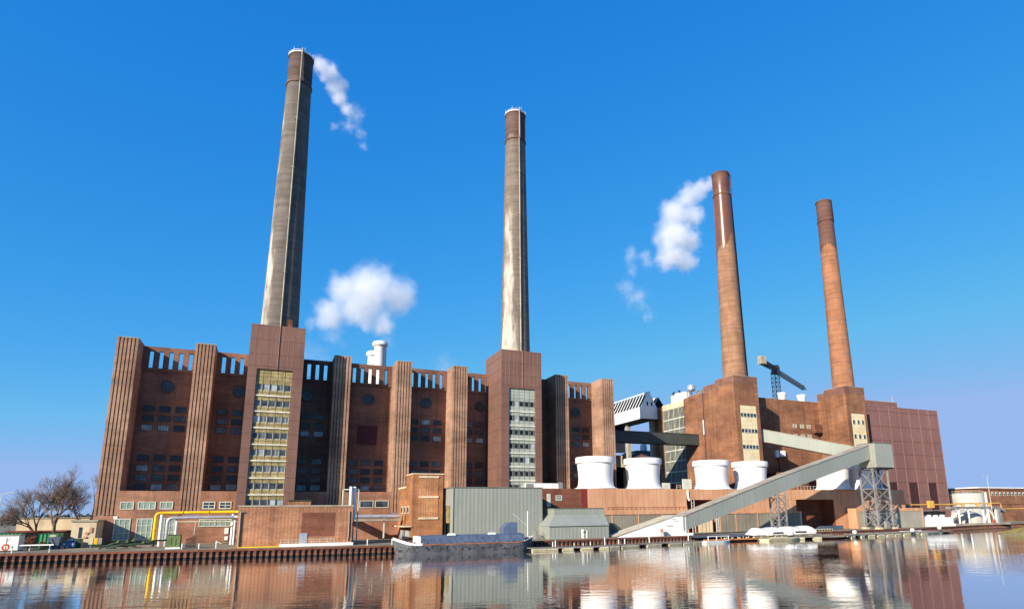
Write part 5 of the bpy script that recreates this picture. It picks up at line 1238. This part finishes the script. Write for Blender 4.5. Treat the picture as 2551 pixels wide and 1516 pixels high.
def far_wood():
    b = MB(); rnd = random.Random(9)
    for (xa, xb, ya, yb, h0, h1, n) in ((-300, -110, 720, 620, 5, 9, 80), (430, 620, 400, 420, 14, 26, 46)):
        for i in range(n):
            u = i / n; x = xa + (xb - xa) * u + rnd.uniform(-3, 3); y = ya + (yb - ya) * u + rnd.uniform(-12, 12); h = rnd.uniform(h0, h1); r_ = h * rnd.uniform(.28, .45)
            m_, k_ = 9, 6; vs = []
            for a in range(k_ + 1):
                th = math.pi * a / k_
                for c in range(m_): ph = 2 * math.pi * c / m_; q = rnd.uniform(.75, 1.2); vs.append((x + r_ * q * math.sin(th) * math.cos(ph), y + r_ * q * math.sin(th) * math.sin(ph), G + h * .55 - h * .5 * q * math.cos(th)))
            b.add(vs, [(a * m_ + c, a * m_ + (c + 1) % m_, (a + 1) * m_ + (c + 1) % m_, (a + 1) * m_ + c) for a in range(k_) for c in range(m_)])
    tag(b.build('far_wood', 'farwood'), kind='stuff')
far_wood()

# ------------------------------------------------------------------ steam
def steam(name, label, spheres, dens, nscale, group='drifting steam plumes', wisps=(), erode=.6, slim=1.0):
    import bmesh
    bm = bmesh.new()
    spheres = [(x, y, z, r_ * slim) for x, y, z, r_ in spheres]
    allS = [(s_, 1.0) for s_ in spheres] + [(s_, .44) for s_ in wisps]
    for (x, y, z, r_), k in allS: bmesh.ops.create_icosphere(bm, subdivisions=3, radius=r_ * 1.6, matrix=Matrix.Translation((x, y, z)))
    o0 = Vector(allS[0][0][:3]); bmesh.ops.translate(bm, verts=bm.verts, vec=-o0)
    me = bpy.data.meshes.new(name); bm.to_mesh(me); bm.free()
    o = bpy.data.objects.new(name, me); COL.objects.link(o); o.location = o0
    rm = o.modifiers.new('merge', 'REMESH'); rm.mode = 'VOXEL'; rm.voxel_size = min(s_[3] for s_, k in allS) * .3
    s = NT(name + '_vapour'); s.n.remove(s.b)
    acc = None
    big = sum(s_[3] for s_, k in allS) / len(allS)
    PP = s.P
    for sc_, am in ((nscale * .7, .75), (nscale * 2.2, .32)):
        wn_ = s.n.new('ShaderNodeTexNoise'); wn_.inputs['Scale'].default_value = sc_; wn_.inputs['Detail'].default_value = 3; s.L(s.P, wn_.inputs['Vector'])
        disp = s.vm('SCALE', s.vm('SUBTRACT', wn_.outputs['Color'], (.5, .5, .5))); disp.node.inputs['Scale'].default_value = big * am * 2
        PP = s.vm('ADD', PP, disp)
    for (x, y, z, r_), k in allS:
        dd = s.math('DIVIDE', s.vm('DISTANCE', PP, (x, y, z)), r_ * 1.6)
        v = s.math('MULTIPLY', s.math('SUBTRACT', 1.0, dd, clamp=True), k * 1.7)
        acc = v if acc is None else s.math('SMOOTH_MAX', acc, v, .2)
    n = s.ramp(s.noise(nscale * 1.5, 7, .68), .25, .75)
    dn = s.math('SUBTRACT', s.math('MULTIPLY', acc, 1.15), s.math('ADD', s.math('MULTIPLY', n, erode), .02), clamp=True)
    dn = s.math('POWER', dn, 1.4)
    pv = s.n.new('ShaderNodeVolumePrincipled'); pv.inputs['Color'].default_value = (1, 1, 1, 1); pv.inputs['Anisotropy'].default_value = 0.0
    s.L(s.math('MULTIPLY', dn, dens), pv.inputs['Density']); s.L(pv.outputs[0], s.n['Material Output'].inputs['Volume'])
    me.materials.append(s.m)
    tag(o, label, 'steam', group)
steam('steam', 'thin steam plume trailing down right from the tallest left chimney', [(4.9, 168, 133.2, 2.4), (7.7, 170, 133.1, 2.9), (10.1, 172, 130.5, 2.9), (11.1, 172, 127.1, 2.3), (13.3, 172, 123.7, 2.0)], .42, .42, wisps=[(15.6, 172, 122.7, 3.2), (14.1, 172, 118.7, 2.6), (17.6, 172, 117.0, 2.0), (10.5, 172, 117.6, 1.6), (18.3, 172, 113.2, 1.5)], slim=.9)
steam('steam', 'large round white steam cloud above the white exhaust stacks', [(34, 260, 100.5, 10.4), (24.7, 260, 99.9, 6.8), (45, 260, 99.8, 8.1), (18.8, 260, 88.9, 6), (29.3, 260, 92.7, 7.5), (39.7, 260, 86.5, 5), (32.2, 260, 88, 4.4)], .12, .14, wisps=[(40.9, 260, 79.4, 5.2), (20.6, 260, 80.7, 5.2), (12.7, 260, 84.5, 4.6)])
steam('steam', 'faint steam wisp beside the left stair tower, above the parapet', [], .05, .2, wisps=[(11.2, 260, 70.5, 7.5), (15.5, 260, 69.9, 6)])
steam('steam', 'faint small steam wisp left of the second stair tower', [], .05, .2, wisps=[(67.6, 260, 70.1, 7)])
steam('steam', 'tall steam plume blowing left from the wet topped brick chimney', [(153.1, 180, 135.3, 2.7), (148, 180, 131.7, 3.9), (141.5, 180, 126.8, 5.1), (134.9, 180, 119.7, 5.9), (143.3, 180, 119.3, 4.7), (133.6, 180, 109.4, 7.1), (140.2, 180, 108, 5.3), (131.5, 180, 100.5, 5.4), (138.8, 180, 99.5, 4.2)], .24, .22, wisps=[(114.5, 180, 98.7, 3.4), (114.2, 180, 92.1, 3.2), (111.2, 180, 84.9, 3.8), (116.1, 180, 81.9, 5), (121, 180, 75.8, 3), (120.7, 180, 98.1, 4.2)], slim=.84)
